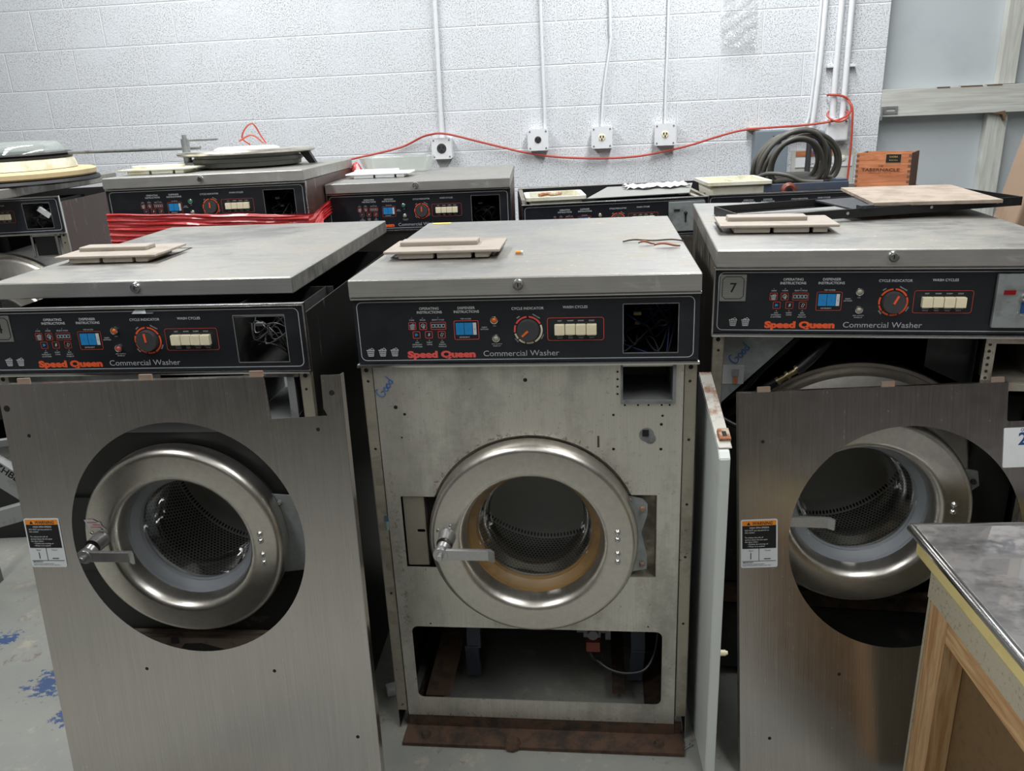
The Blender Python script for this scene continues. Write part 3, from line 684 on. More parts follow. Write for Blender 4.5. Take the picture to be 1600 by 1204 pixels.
def door(root, cx=.004, cz=.512, gasket='rubber_grey', label=None, fins=0, handle=True, fa=.6):
    c = (cx, 0, cz)
    mb = MB(); mb.lathe([(.134, .02), (.137, .005), (.1385, -.012), (.142, -.030), (.147, -.041), (.154, -.0455), (.160, -.046), (.199, -.046), (.2065, -.043), (.2115, -.036), (.213, -.026), (.213, -.004), (.208, .006), (.19, .008)], c, 96)
    D = mb.build('door', M['steel_ring'], root)
    if label: D['label'] = label
    mb = MB(); mb.lathe([(.1378, -.006), (.1365, .004), (.124, .012), (.1195, .020), (.1185, .028)], c, 80); mb.build('gasket', M[gasket], D)
    mb = MB(); mb.lathe([(.1215, .016), (.1195, .022), (.1165, .034), (.1135, .06), (.109, .085), (.101, .097), (.08, .103), (0, .105)], c, 72); mb.build('window', M['glass'], D)
    if handle:
        hx, hz = cx-.176, cz+.006
        mb = MB(); mb.lathe([(.0185, 0), (.0175, -.008), (.0165, -.03), (.0165, -.034)], (hx+.004, -.045, hz+.008), 28)
        mb.cyl((hx+.004, -.078, hz+.006), (hx, -.092, hz), .0135, 24); mb.lathe([(0, -.118), (.0055, -.118), (.0065, -.116), (.0065, -.09)], (hx, 0, hz), 20)
        mb.lathe([(0, -.106), (.0145, -.106), (.0155, -.104), (.0155, -.094), (0, -.093)], (hx, 0, hz), 28)
        mb.bbox(hx, hx+.098, -.105, -.095, hz-.0115, hz+.0105, .002)
        mb.prism([(hx+.095, -.105, hz-.0115), (hx+.105, -.112, hz-.0115), (hx+.108, -.109, hz-.0115), (hx+.098, -.097, hz-.0115)], (0, 0, .023))
        mb.build('handle', M['cast'], D)
        mb = MB()
        for dx, dz in ((-.014, .022), (.012, .032)): mb.lathe([(0, -.005), (.0035, -.004), (.0042, 0)], (hx+dx, -.045, hz+dz), 14)
        mb.build('handle_screws', M['chrome'], D)
    for dz in (.028, .012, -.020, -.038):
        mb = MB(); mb.lathe([(0, -.006), (.003, -.0055), (.0055, -.0035), (.0064, 0)], (cx+.171, -.0455, cz+dz), 18); mb.build('rivet', M['chrome'], D)
    # drum behind the window
    prof = [(.128, .03), (.13, .05), (.2, .062), (.238, .075), (.242, .10), (.242, .41), (.225, .43), (.222, .432), (.05, .44), (0, .44)]
    mb = MB(); mb.lathe(prof, (0, 0, 0), 96)
    mb.lathe([(.228, .14), (.226, .148), (.228, .156)], (0, 0, 0), 96)
    mb.lathe([(.242, .40), (.222, .415), (.205, .44)], (0, 0, 0), 96)
    for k in range(fins):
        a = fa + k*2*PI/3; m = Matrix.Rotation(-a, 4, 'Y')
        mb.prism([m @ Vector(p) for p in ((.242, .09, -.035), (.185, .10, -.008), (.185, .10, .008), (.242, .09, .035))], (0, .32, 0))
    dr = mb.build('drum', M['drum'], root, recalc=False); dr.location = c
    return D
def cabinet(root, k, side, depth=.74, top=True):
    zf = FLOOR - POSE[k][5] + .002; zt = 1.0155 if k in ('M', 'R', 'B1', 'B2') else .992
    mb = MB()
    mb.box(-.3245, -.3225, 0, depth, zf, zt); mb.box(.3225, .3245, 0, depth, zf, zt)
    mb.box(-.3225, .3225, depth-.002, depth, zf, zt)
    if k in 'MRL':
        mb.box(-.3245, -.316, .10, .135, .2, .5)
    o = mb.build('cabinet', M[side], root)
    mb = MB()
    mb.box(-.3220, -.3216, .004, depth-.003, zf+.01, .99); mb.box(.3216, .3220, .004, depth-.003, zf+.01, .99); mb.box(-.32, .32, depth-.004, depth-.0025, zf+.01, .99)
    mb.build('inner_lining', M['inside'], o)
    mb = MB()
    for s in (-1, 1):
        mb = MB(); a, b = (s*.3246, s*.3015); mb.box(min(a, b), max(a, b), -.001, .0005, .05 if s < 0 else .06, .8755)
        mb.box(min(s*.3246, s*.3232), max(s*.3246, s*.3232), -.001, .012, zf, .99); mb.box(min(s*.3015, s*.3028), max(s*.3015, s*.3028), -.001, .02, .05, .8755)
        mb.build('front_post', M['post'], o)
    mb = MB()
    for x, z in ((-.314, .868), (-.3125, .845), (-.312, .70), (-.311, .36), (.313, .868), (.312, .84), (.313, .72), (.313, .58), (.313, .3), (.313, .46)):
        mb.lathe([(0, 0), (.0028 if z < .86 else .0045, 0)], (x, -.0014, z), 14)
    mb.build('screw_holes', M['slot'], o)
    return o
def holes(mb, pts, y=-.0013):
    for x, z, r in pts: mb.lathe([(0, 0), (r, 0)], (x, y, z), 14)
def good(root, x, z, s, y, parent, rot=.95, lab='handwriting'):
    mb = MB(); m = Matrix.Translation((x, y, z)) @ Matrix.Rotation(-rot, 4, 'Y') @ Matrix.Diagonal((s, 1, s, 1))
    st = [[(.35, .9), (.1, 1.0), (-.1, .7), (-.12, .25), (.1, 0), (.42, .1), (.5, .4), (.25, .45)],
          [(.85, .5), (.68, .35), (.7, .1), (.88, .0), (1.02, .18), (.98, .4), (.85, .5)],
          [(1.3, .48), (1.14, .35), (1.15, .1), (1.3, .0), (1.45, .15), (1.42, .38), (1.3, .48), (1.2, .3)],
          [(1.85, .42), (1.65, .4), (1.6, .15), (1.75, .02), (1.9, .2), (1.96, 1.0), (1.92, .5), (1.95, .05)]]
    for q in st: mb.tube([m @ Vector((a, 0, b)) for a, b in q], .0009, 5, 0, 5)
    return mb.build(lab, M['blue_ink'], parent)

# ---- the middle machine
mM = pose_matrix('M')
t = thing('washing_machine', 'stainless washing machine with front sheet in place, tan door gasket and an open base', 'washing machine', mM, 'coin washing machines')
cab = cabinet(t, 'M', 'side_dark'); control_panel(t, 'M', 'coral', 3, True, None, ('amber', 'clear_lens'), dial_angle=-2.3)
lid(t)
R_ = .218; cx, cz = .004, .512
arc = []
def A(a0, a1, n=24): return [(cx+R_*math.cos(math.radians(a0+(a1-a0)*i/n)), cz+R_*math.sin(math.radians(a0+(a1-a0)*i/n))) for i in range(n+1)]
loop = A(23.8, 158.2) + [(-.270, cz+R_*math.sin(math.radians(158.2))), (-.270, cz+R_*math.sin(math.radians(203.2)))] + A(203.2, 332.1) + [(.2545, .410), (.2545, .600)]
front = MB()
sheet(front, [[(-.2995, .038), (.299, .038), (.3005, .8755), (-.3005, .8755)], rrect(.186, .280, .802, .870, .0005, 1), loop, rrect(-.273, .270, .088, .277, .014)], .0, .002)
fs = front.build('front_sheet', M['steel_front'], t)
mb = MB(); mb.lathe([(.218, 0), (.214, .004), (.203, .012), (.19, .016)], (cx, 0, cz), 96, a0=math.radians(24), a1=math.radians(158)); mb.lathe([(.218, 0), (.214, .004), (.203, .012), (.19, .016)], (cx, 0, cz), 96, a0=math.radians(203.5), a1=math.radians(332)); mb.build('door_recess', M['steel_ring'], fs)
mb = MB(); holes(mb, [(-.001, .845, .004), (-.245, .775, .003), (-.262, .79, .004), (.168, .772, .0025), (.26, .752, .003), (.168, .70, .003), (.26, .70, .003), (-.255, .555+.17, .002), (.176, .86, .0022), (.176, .845, .0022), (.176, .83, .0022), (.176, .815, .0022), (.19, .792, .002), (.215, .792, .002), (.235, .792, .002), (.26, .792, .002), (.275, .792, .002), (.262, .77, .0025), (.24, .29+.0, .002), (-.23, .285, .002)]); mb.build('screw_holes', M['slot'], fs)
mb = MB(); mb.box(.1365, .1405, -.0018, -.001, .704, .728); mb.build('slot', M['rust'], fs)
mb = MB(); mb.lathe([(0, 0), (.0145, 0)], (.232, -.0016, .730), 24); mb.lathe([(0, 0), (.011, 0)], (.239, -.00165, .722), 24)
mb.build('keyhole_plate', M['scuff'], fs)
mb = MB(); mb.box(.224, .236, -.003, -.0018, .728, .741); mb.build('square_hole', M['slot'], fs)
good(t, -.284, .812, .020, -.0018, fs)
mb = MB()   # frame round the coin opening
mb.box(.182, .186, -.004, .0, .798, .874); mb.box(.280, .286, -.004, 0, .798, .874); mb.box(.182, .286, -.006, 0, .796, .802); mb.box(.183, .284, 0, .16, .798, .7995); mb.box(.184, .1855, 0, .16, .8, .872); mb.box(.281, .2825, 0, .16, .8, .872); mb.box(.184, .2825, .158, .16, .798, .872)
mb.build('coin_box_opening', M['scuff'], t)
mb = MB(); sheet(mb, [rrect(-.267, -.223, .428, .589, .003), rrect(-.242, -.225, .507, .514, .003)], .006, .002); mb.box(-.224, -.2225, .005, .03, .428, .589)
mb.build('strike_plate', M['post'], t)
MB().box(-.2695, -.19, .028, .030, .41, .60).build('latch_recess', M['inside'], t)
mb = MB(); mb.box(.18, .2545, .036, .038, .405, .605); mb.box(.2535, .2545, 0, .036, .41, .6); mb.box(.2, .2535, 0, .036, .405, .411)
mb.build('hinge_recess', M['post'], t)
hp = [(.19, .598), (.225, .590), (.236, .578), (.236, .555), (.224, .512), (.236, .46), (.236, .428), (.19, .418)]
mb = MB(); sheet(mb, [hp], .006, .004); mb.build('hinge_plate', M['zinc'], t)
mb = MB()
for x, z in ((.2, .588), (.226, .568), (.226, .44)): mb.lathe([(0, -.007), (.004, -.007), (.0055, -.004), (.0058, 0)], (x, .0035, z), 8, smooth=False)
mb.build('hinge_bolts', M['tabm'], t)
door(t, cx, cz, 'rubber_tan')
# tub, frame and drain in the open base
mb = MB(); mb.lathe([(.135, .022), (.20, .03), (.262, .05), (.272, .07), (.275, .09), (.275, .58), (0, .6)], (cx, 0, .515), 72); mb.build('outer_tub', M['scuff'], t)
mb = MB()
mb.prism([(-.270, .05, .05), (-.212, .05, .05), (-.212, .07, .05), (-.270, .07, .05)], (.055, .36, .20)); mb.build('rusty_rail', M['rust'], t)
MB().box(.165, .195, .10, .62, .03, .052).build('rusty_rail', M['rust'], t)
MB().box(-.298, .298, .44, .443, .0, .32).build('splash_plate', M['inside'], t)
for x in (-.165, .225):
    mb = MB(); mb.prism([(x-.016, .16, .30), (x+.016, .16, .30), (x+.016, .175, .30), (x-.016, .175, .30)], (0 if x > 0 else .006, -.05, -.16)); mb.prism([(x-.016, .11, .145), (x+.016, .11, .145), (x+.016, .125, .145), (x-.016, .125, .145)], (-.004, .04, -.115))
    mb.build('support_strap', M['blue_grey'], t)
mb = MB(); mb.box(-.30, .30, .0, .004, .002, .04); mb.box(-.3, -.24, .004, .70, .004, .012); mb.box(.24, .3, .004, .70, .004, .012); mb.build('inner_base', M['rust'], t)
zf = FLOOR-POSE['M'][5]
mb = MB(); mb.box(-.305, .318, -.056, .012, zf+.001, zf+.009); mb.box(-.303, .316, .003, .010, zf+.001, .036)
for x in (-.255, .265): mb.lathe([(0, .018), (.008, .017), (.012, .009), (.013, .008)], (x, -.03, zf), 12, axis='z')
mb.lathe([(0, .022), (.012, .02), (.019, .012), (.021, .004)], (-.058, -.045, zf), 9, axis='z', smooth=False)
mb.build('base_rail', M['rust'], t)
mb = MB(); mb.bbox(.100, .140, .085, .12, .195, .228, .003); mb.lathe([(0, -.02), (.012, -.02), (.013, 0)], (.122, .09, .212), 16); mb.box(.085, .155, .10, .112, .198, .214); mb.box(.150, .162, .10, .13, .18, .31); mb.build('drain_valve', M['scuff'], t)
mb = MB(); mb.bbox(.106, .138, .072, .10, .166, .192, .003); mb.build('valve_coil', plain('red_brown_coil', (130, 62, 52), .5), t)
mb = MB(); mb.tube([(.112, .08, .168), (.12, .07, .155), (.132, .07, .145), (.16, .06, .13), (.2, .055, .125), (.24, .06, .135), (.262, .08, .17), (.27, .1, .23), (.27, .12, .28)], .004, 8); mb.tube([(.136, .08, .168), (.144, .07, .158), (.140, .068, .148), (.132, .068, .143)], .002, 6); mb.build('drain_cable', M['hose'], t)
mb = MB()
for i, c in enumerate((0, 1, 2)): mb.tube([(-.300, .006, .60-.006*i), (-.306-.002*i, .003, .575), (-.309+.003*i, .003, .53), (-.304, .006, .49)], .0016, 6, i)
mb.box(-.310, -.301, -.001, .006, .535, .548, 3); mb.box(-.310, -.301, -.001, .006, .513, .534, 4)
mb.build('loose_wires', [M['cord'], M['scuff'], M['white'], M['blue'], plain('pale_green_connector', (170, 200, 196), .5)], t)

# ---- machine with its front sheet off, number 7
mR = pose_matrix('R')
t = thing('washing_machine', 'washing machine numbered 7 with silver coin plate, tub rim exposed behind a loose front panel', 'washing machine', mR, 'coin washing machines')
cabinet(t, 'R', 'side_grime'); control_panel(t, 'R', 'orange', 2, False, '7', ('clear_lens', 'clear_lens'), coin=True, dial_angle=.45)
lid(t)
door(t, -.012, .512, 'rubber_grey')
mb = MB(); mb.lathe([(.13, .03), (.205, .04), (.262, .062), (.268, .075), (.277, .082), (.281, .070), (.288, .070), (.290, .078), (.288, .095), (.276, .10), (.276, .60), (0, .62)], (-.012, 0, .512), 96); mb.build('outer_tub', M['steel_ring'], t)
mb = MB(); mb.prism([(-.300, .026, .8755), (-.152, .026, .8755), (-.300, .026, .722)], (0, .0015, 0)); gp = mb.build('corner_plate', M['zinc'], t)
good(t, -.272, .81, .021, .0248, gp, rot=.9)
mb = MB(); mb.box(-.300, -.256, .0245, .0255, .765, .806); mb.box(-.28, -.266, .0235, .0245, .782, .797, 1); mb.box(-.278, -.268, .0235, .0245, .766, .780, 2); mb.build('taped_tag', [M['film'], M['scuff'], M['rust_bright']], gp)
def hose_part(name, pts, r, m): return MB().tube(pts, r, 12).build(name, M[m], t)
hose_part('hose', [(-.07, .10, .875), (-.095, .055, .845), (-.135, .04, .805), (-.15, .038, .792)], .011, 'hose')
hose_part('hose', [(-.182, .04, .770), (-.21, .045, .75), (-.25, .05, .715), (-.29, .08, .66)], .008, 'hose')
hose_part('hose', [(-.12, .09, .875), (-.17, .07, .83), (-.21, .07, .79), (-.25, .07, .74), (-.3, .09, .70)], .009, 'hose')
hose_part('hose', [(-.31, .05, .69), (-.25, .03, .665), (-.2, .05, .68)], .006, 'hose')
mb = MB(); mb.cyl((-.148, .038, .794), (-.184, .040, .768), .006); 
for a in (.0, .5, 1): mb.cyl((-.146-.036*a, .038, .796-.025*a), (-.151-.036*a, .038, .792-.025*a), .0105-.002*a)
mb.build('brass_fitting', plain('dull_brass', (150, 136, 104), .35, metal=.8), t)
mb = MB(); mb.box(.10, .186, .05, .052, .80, .875); mb.prism([(.1, .05, .8), (.186, .05, .76), (.186, .05, .8)], (0, .002, 0)); mb.box(.184, .186, .03, .3, .74, .875); mb.box(.10, .102, .2, .5, .6, .87); mb.build('inner_housing', M['black'], t)
mb = MB(); mb.box(.188, .206, -.001, .001, .783, .872); mb.box(.188, .30, -.004, .002, .769, .783); mb.box(.188, .30, -.002, .002, .864, .874); mb.box(.206, .2075, .0, .18, .785, .872); mb.box(.206, .32, .0, .22, .783, .785); mb.box(.296, .302, -.001, .2, .78, .87)
cb = mb.build('coin_box', M['post'], t)
mb = MB(); holes(mb, [(.196, .862-.0135*i, .0032) for i in range(6)], -.0014); mb.build('holes', M['inside'], cb)
mb = MB(); mb.box(-.30, .30, .045, .05, .225, .275); mb.box(-.3, .3, .03, .05, .268, .275); mb.build('cross_bar', M['rust'], t)
mb = MB(); mb.box(.09, .105, .044, .0455, .245, .26); mb.build('notch', M['slot'], t)
for q in ((-.3, .3, .08, .12, .02, .20), (.215, .30, .05, .054, .28, .74), (-.3, -.235, .05, .054, .28, .66)): MB().box(*q).build('inner_panel', M['inside'], t)
mb = MB(); sheet(mb, [[(.17, .60), (.215, .592), (.222, .56), (.20, .54), (.2, .46), (.222, .43), (.17, .42)]], .008, .004); mb.build('hinge_plate', M['zinc'], t)
mb = MB(); mb.lathe([(0, -.007), (.005, -.007), (.006, 0)], (.208, .004, .57), 8); mb.build('hinge_bolts', M['rust'], t)

# ---- machine number 4, lid pushed back
mL = pose_matrix('L')
t = thing('washing_machine', 'washing machine numbered 4, its lid askew and its round door showing through a loose panel', 'washing machine', mL, 'coin washing machines')
cabinet(t, 'L', 'side_dark'); control_panel(t, 'L', 'orange', 2, True, '4', ('amber', 'pink'), dial_angle=-.08)
ml = mL.inverted() @ (Matrix.Translation((-.756, 1.645, .988)) @ Matrix.Rotation(-.112, 4, 'Z') @ Matrix.Rotation(.0, 4, 'X'))
lid(t, z=0.0, m=ml @ Matrix.Translation((0, .02, -.010)))
mb = MB(); mb.box(-.30, .30, .01, .03, .985, .99); mb.box(-.012, .03, -.01, .012, 1.0, 1.002); mb.prism([(-.01, -.012, 1.001), (.018, -.012, 1.001), (.012, -.004, 1.012), (-.004, -.004, 1.012)], (0, .003, 0)); mb.build('latch_tongue', M['zinc'], t)
door(t, .022, .515, 'rubber_grey', fins=3, fa=.75)
mb = MB(); mb.lathe([(.13, .03), (.205, .045), (.262, .075), (.276, .09), (.276, .60), (0, .62)], (.02, 0, .512), 96); mb.build('outer_tub', M['scuff'], t)
pl = [(-.30, .25), (.30, .25), (.30, .62), (.25, .69), (.16, .742), (-.13, .742), (-.22, .70), (-.3, .64)]
mb = MB(); sheet(mb, [pl, circ(.02, .512, .205)], .024, .003); mb.prism([(-.13, .02, .742), (.16, .02, .742), (.16, .04, .756), (-.13, .04, .756)], (0, .01, 0)); mb.build('inner_panel', plain('scorched_black_panel', (26, 25, 25), .5, spot=(118, 104, 86), spot_scale=9, amount=.68), t)
mb = MB(); mb.box(-.30, .30, .012, .05, .252, .262); mb.box(-.30, .30, .0, .012, .215, .255); mb.build('cross_bar', plain('rust_stained_bar', (104, 92, 80), .8, spot=(60, 40, 30), spot_scale=18, bump=.3), t)
mb = MB(); MB().box(-.07, -.052, -.0008, 0, .24, .2555).build('notch', M['slot'], t); MB().box(.165, .182, -.0008, 0, .24, .2555).build('notch', M['slot'], t); mb.prism([(-.06, -.0008, .215), (.18, -.0008, .215), (.17, -.0008, .235), (.1, -.0008, .228), (.06, -.0008, .224), (0, -.0008, .242), (-.04, -.0008, .24)], (0, .0006, 0)); mb.build('torn_hole', M['slot'], t)
mb = MB(); mb.poly([(-.178, -.0475, .575), (-.158, -.0475, .577), (-.150, -.0475, .571), (-.143, -.0475, .570), (-.142, -.0475, .562), (-.133, -.0475, .552), (-.155, -.0475, .553), (-.170, -.0475, .558)]); 
for a, b, c in ((-.172, -.150, .569), (-.160, -.145, .5635), (-.166, -.142, .558)): mb.box(a, b, -.0480, -.0476, c, c+.0012, 1)
mb.build('torn_sticker', [M['paper'], M['coral']], t)
mb = MB(); sheet(mb, [[(.19, .607), (.262, .602), (.278, .57), (.284, .50), (.284, .44), (.262, .428), (.20, .42)]], .01, .004); mb.build('hinge_plate', M['zinc'], t)
mb = MB()
for x, z in ((.222, .588), (.262, .575), (.265, .452)): mb.lathe([(0, -.007), (.004, -.007), (.006, 0)], (x, .0075, z), 8)
mb.build('hinge_bolts', M['scuff'], t)
mb = MB(); mb.box(-.28, -.19, .012, .016, .42, .595); mb.build('strike_plate', M['black'], t)
mb = MB(); mb.box(.19, .192, 0, .2, .78, .872); mb.box(.282, .284, 0, .2, .78, .872); mb.box(.19, .30, -.002, .001, .866, .875); mb.box(.19, .284, 0, .2, .776, .778); mb.box(.275, .29, -.002, 0, .778, .872); mb.build('coin_box', M['scuff'], t)
MB().box(-.29, .0, .03, .032, .84, .8755).build('rear_brace', M['zinc'], t)

# ---- the back row
def back_machine(k, label, side='side_brown', **o):
    t = thing('washing_machine', label, 'washing machine', pose_matrix(k), 'coin washing machines')
    cabinet(t, k, side)
    control_panel(t, k, **o)
    if k not in ('B0',):
        mb = MB(); mb.box(-.3005, .3005, .0, .002, .05, .8755); mb.build('front_sheet', M['steel_panel'], t)
    return t
t0 = back_machine('B0', 'rear washing machine with red-brown side, stacked round door parts on its crooked lid', lamps=('clear_lens', 'clear_lens'))
m0 = pose_matrix('B0').inverted() @ Matrix.Translation((-2.145, 3.03, 1.065)) @ Matrix.Rotation(-.14, 4, 'Z')
lid(t0, z=0, m=m0, cover=None, lock=False, mat=M['steel_lid'])
mb = MB(); mb.lathe([(.13, .03), (.262, .062), (.277, .08), (.288, .070), (.290, .09), (.276, .10), (.276, .60), (0, .62)], (0, 0, .512), 72); mb.build('outer_tub', M['steel_ring'], t0)
door(t0, 0, .512, 'rubber_grey', handle=False)
mb = MB(); mb.box(.188, .30, -.004, .0, .868, .875); mb.box(.188, .30, -.004, 0, .79, .796); mb.box(.188, .196, -.004, 0, .79, .875); mb.box(.28, .29, -.004, 0, .79, .875); mb.box(.2, .28, .002, .004, .79, .87, 1); mb.build('coin_box', [M['chrome'], M['hose']], t0)
mb = MB(); mb.box(-.3, .3, .12, .3, .1, .2); mb.build('cross_bar', M['black'], t0)
mb = MB(); m = Matrix.Translation((.246, .03, .953)) @ Matrix.Rotation(.7, 4, 'Y'); mb.bbox(-.025, .025, -.008, .008, -.009, .009, .002, mat=m); mb.build('white_connector', M['box_white'], t0)
t1 = back_machine('B1', 'rear washing machine wrapped in red film with a round door lying on its lid', lamps=('green', 'clear_lens'))
lid(t1, cover=None)
t2 = back_machine('B2', 'rear washing machine with brand lettering showing and a glass dish on its lid', lamps=('green', 'clear_lens'))
lid(t2, cover=None)
t3 = back_machine('B3', 'rear washing machine without a lid, white dispenser tray stained with rust, silver coin plate', hole=False, coin=True, lamps=('clear_lens', 'clear_lens'))
t4 = back_machine('B4', 'rear washing machine without a lid, clean dispenser tray, blue-grey bar and coiled cable on it', hole=False, lamps=('clear_lens', 'clear_lens'))
def dispenser(t, x0, x1, y0, y1, z, m='cream_white', stain=False):
    mb = MB(); n = rrect(x0, x1, y0, y1, .012); i = rrect(x0+.018, x1-.018, y0+.016, y1-.016, .01); N = len(n)
    vs = [(a, b, z) for a, b in n] + [(a, b, z-.012) for a, b in n] + [(a, b, z) for a, b in i] + [(a, b, z-.05) for a, b in i] + [(a+(.0), b, z-.012) for a, b in rrect(x0+.014, x1-.014, y0+.012, y1-.012, .01)] + [(a, b, z-.09) for a, b in rrect(x0+.022, x1-.022, y0+.02, y1-.02, .01)]
    fs = []
    for k in range(N):
        j = (k+1) % N
        fs += [(k, j, 2*N+j, 2*N+k), (k, N+k, N+j, j), (2*N+k, 2*N+j, 3*N+j, 3*N+k), (N+k, 4*N+k, 4*N+j, N+j), (4*N+k, 5*N+k, 5*N+j, 4*N+j)]
    fs += [tuple(range(3*N, 4*N)), tuple(range(5*N, 6*N))]
    mb._faces(vs, fs, 0, False)
    mb.box((x0+x1)/2-.002, (x0+x1)/2+.002, y0+.016, y1-.016, z-.05, z-.005)
    o = mb.build('dispenser_tray', M[m], t)
    if stain:
        mb = MB(); mb.tube([(x0+.05, y0+.03, z+.004), (x0+.08, y0+.05, z+.007), (x0+.10, y0+.04, z+.005), (x0+.13, y0+.06, z+.006)], .007, 8); mb.build('rust_clump', M['rust_bright'], o)
    return o
for t, k in ((t3, 'B3'), (t4, 'B4')):
    mb = MB(); mb.box(-.322, .322, .715, .738, .965, 1.004); mb.box(-.322, -.305, .02, .738, .985, 1.004); mb.box(.305, .322, .02, .738, .985, 1.004); mb.box(-.32, .32, .70, .716, .9, 1.004, 1); mb.build('top_rim', [M['post'], M['black']], t)
    mb = MB(); mb.box(-.07, .30, .13, .134, .88, 1.002); mb.box(-.305, .305, .30, .7, .90, .905); mb.build('component_plate', plain('speckled_dark_steel', (70, 76, 82), .5, spot=(120, 122, 124), spot_scale=40), t)
    mb = MB()
    for x, r in ((.0, .03), (.09, .014), (.16, .016), (.235, .022)): mb.lathe([(0, -.03), (r-.003, -.03), (r, -.026), (r, 0)], (x, .13, .975-.4*r), 22)
    mb.build('solenoids', M['black'], t)
dispenser(t3, -.312, -.095, .045, .26, 1.033, stain=True)
dispenser(t4, -.305, -.06, .10, .36, 1.048)
mb = MB(); mb.bbox(-.09, .23, .11, .125, 1.004, 1.032, .002); mb.box(.19, .23, .125, .18, 1.004, 1.040); mb.build('support_bar', M['blue_grey'], t4)
mb = MB(); mb.lathe([(.012, -.012), (.02, -.014), (.028, -.008), (.03, 0)], (.0, .10, 1.008), 24); mb.build('copper_coil', plain('copper_ring', (120, 62, 48), .4), t4)


# ------------------------------------------------------------------ loose front panels
def loose_matrix(x, y, a, l, z, ro):
    c, s = math.cos(a), math.sin(a); U = Vector((c, s, 0)); V = Vector((-s*math.sin(l), c*math.sin(l), math.cos(l)))
    U2 = math.cos(ro)*U + math.sin(ro)*V; V2 = -math.sin(ro)*U + math.cos(ro)*V; N = V2.cross(U2)   # away from the camera
    m = Matrix.Identity(4)
    for i in range(3): m[i][0] = U2[i]; m[i][1] = N[i]; m[i][2] = V2[i]
    m[0][3], m[1][3], m[2][3] = x, y, z
    return m
def warning(parent, x0, z0, wd=.073, ht=.100):
    y = -.0018
    mb = MB(); sheet(mb, [rrect(x0, x0+wd, z0, z0+ht, .004)], y, .0006)
    s = mb.build('warning_sticker', M['white'], parent); y -= .0005
    mb = MB(); sheet(mb, [rrect(x0+.003, x0+wd-.003, z0+.040, z0+.0875, .0005, 1)], y, .0002, 0); sheet(mb, [rrect(x0+.003, x0+wd-.003, z0+.0875, z0+ht-.0025, .0005, 1)], y, .0002, 1)
    y2 = y-.0003; c = x0+wd/2
    put_text(mb, 'WARNING', c+.006, z0+.0892, .0062, y2, 0, .02, .2, width=.040)
    mb.poly([(x0+.012, y2, z0+.0890), (x0+.019, y2, z0+.0890), (x0+.0155, y2, z0+.0955)], 0)
    put_text(mb, 'HIGH SPIN SPEEDS', c, z0+.0815, .0034, y2, 2, .01)
    for k, l in enumerate(('DO NOT put any person in', 'this washer.', '', 'To reduce the risk of', 'serious injury do not open', 'the door when:', '    - Clothes are moving, or', '    - Water is in washer.')):
        if l: put_text(mb, l, x0+.008, z0+.0765-.0046*k-(.001 if k > 2 else 0), .0030, y2, 2, .008, align='LEFT')
    put_text(mb, 'Open', x0+.02, z0+.0345, .0030, y2, 0); put_text(mb, 'Closed', x0+.053, z0+.0345, .0030, y2, 0)
    mb.box(x0+.0355, x0+.0365, y2, y, z0+.014, z0+.040, 0); mb.box(x0+.019, x0+.0205, y2, y, z0+.018, z0+.031, 0); mb.box(x0+.046, x0+.059, y2, y, z0+.0175, z0+.019, 0)
    mb.box(x0+.003, x0+wd-.003, y2, y, z0+.0135, z0+.0142, 0)
    put_text(mb, 'IMPORTANT:', x0+.004, z0+.0100, .0026, y2, 0, .01, align='LEFT'); put_text(mb, 'In case of power interruption please', x0+.004, z0+.0068, .0021, y2, 0, align='LEFT'); put_text(mb, 'allow 3-5 minutes before trying to open door.', x0+.004, z0+.0040, .0021, y2, 0, align='LEFT', width=.056)
    mb.build('sticker_print', [M['slot'], M['sticker_orange'], M['white']], s)
    return s
PW, HC, HR = .6557, .3262, .2297
def loose_panel(label, m, H, hz, screws, tab=True):
    t = thing('loose_front_panel', label, 'metal panel', m, 'loose stainless front panels')
    if tab: loop = [(0, 0), (PW, 0), (PW, H), (PW-.035, H), (PW-.036, H-.06), (PW-.03, H-.073), (.521, H-.0775), (.5175, H-.005), (.515, H), (0, H)]
    else: loop = [(0, 0), (PW, 0), (PW, H), (.5165, H), (.5165, H-.077), (PW-.03, H-.077), (PW-.03, H-.08), (PW-.001, H-.08), (PW-.001, H-.001)] if 0 else [(0, 0), (PW, 0), (PW, H), (PW-.03, H), (PW-.03, H-.077), (.5195, H-.077), (.5165, H-.074), (.5165, H), (0, H)]
    mb = MB(); sheet(mb, [loop, circ(HC, hz, HR, 96)], 0, .0016)
    mb.box(-.0008, .0008, 0, .018, 0, H); mb.box(PW-.0008, PW+.0008, 0, .018, 0, H); mb.box(0, .515, 0, .016, H-.0015, H+.0002)
    p = mb.build('panel_sheet', M['steel_panel'], t)
    mb = MB(); holes(mb, [(x, z, .0035) for x, z in screws], -.0010); mb.build('screw_holes', M['slot'], p)
    for x in (.05, .29, .50): MB().bbox(x-.013, x+.013, .006, .010, H-.006, H+.010, .0015).build('tab', M['tabm'], p)
    return t
mLP = loose_matrix(-.9382, 1.315, -.1291, .1145, FLOOR+.004, .0260)
HL = .8678+.038; o = .038
t = loose_panel('loose brushed steel front panel leaning on machine number 4, lever handle in its hole', mLP, HL, .5595+o, [(.046, HL-.0979), (.6054, HL-.0979), (.2012, .2901+o), (.464, .2901+o), (.6157, .1503+o)])
warning(t, .001, .507+o-.0005)
MB().lathe([(0, 0), (.006, 0)], (.012, -.0011, HL-.045), 18).build('corner_hole', M['slot'], t); MB().lathe([(0, 0), (.005, 0)], (PW-.018, -.0011, HL-.032), 18).build('corner_hole', M['slot'], t)
mRP = loose_matrix(.440, 1.318, -.026, .190, FLOOR+.004, .0054)
HRP = .766+.046; o = .034
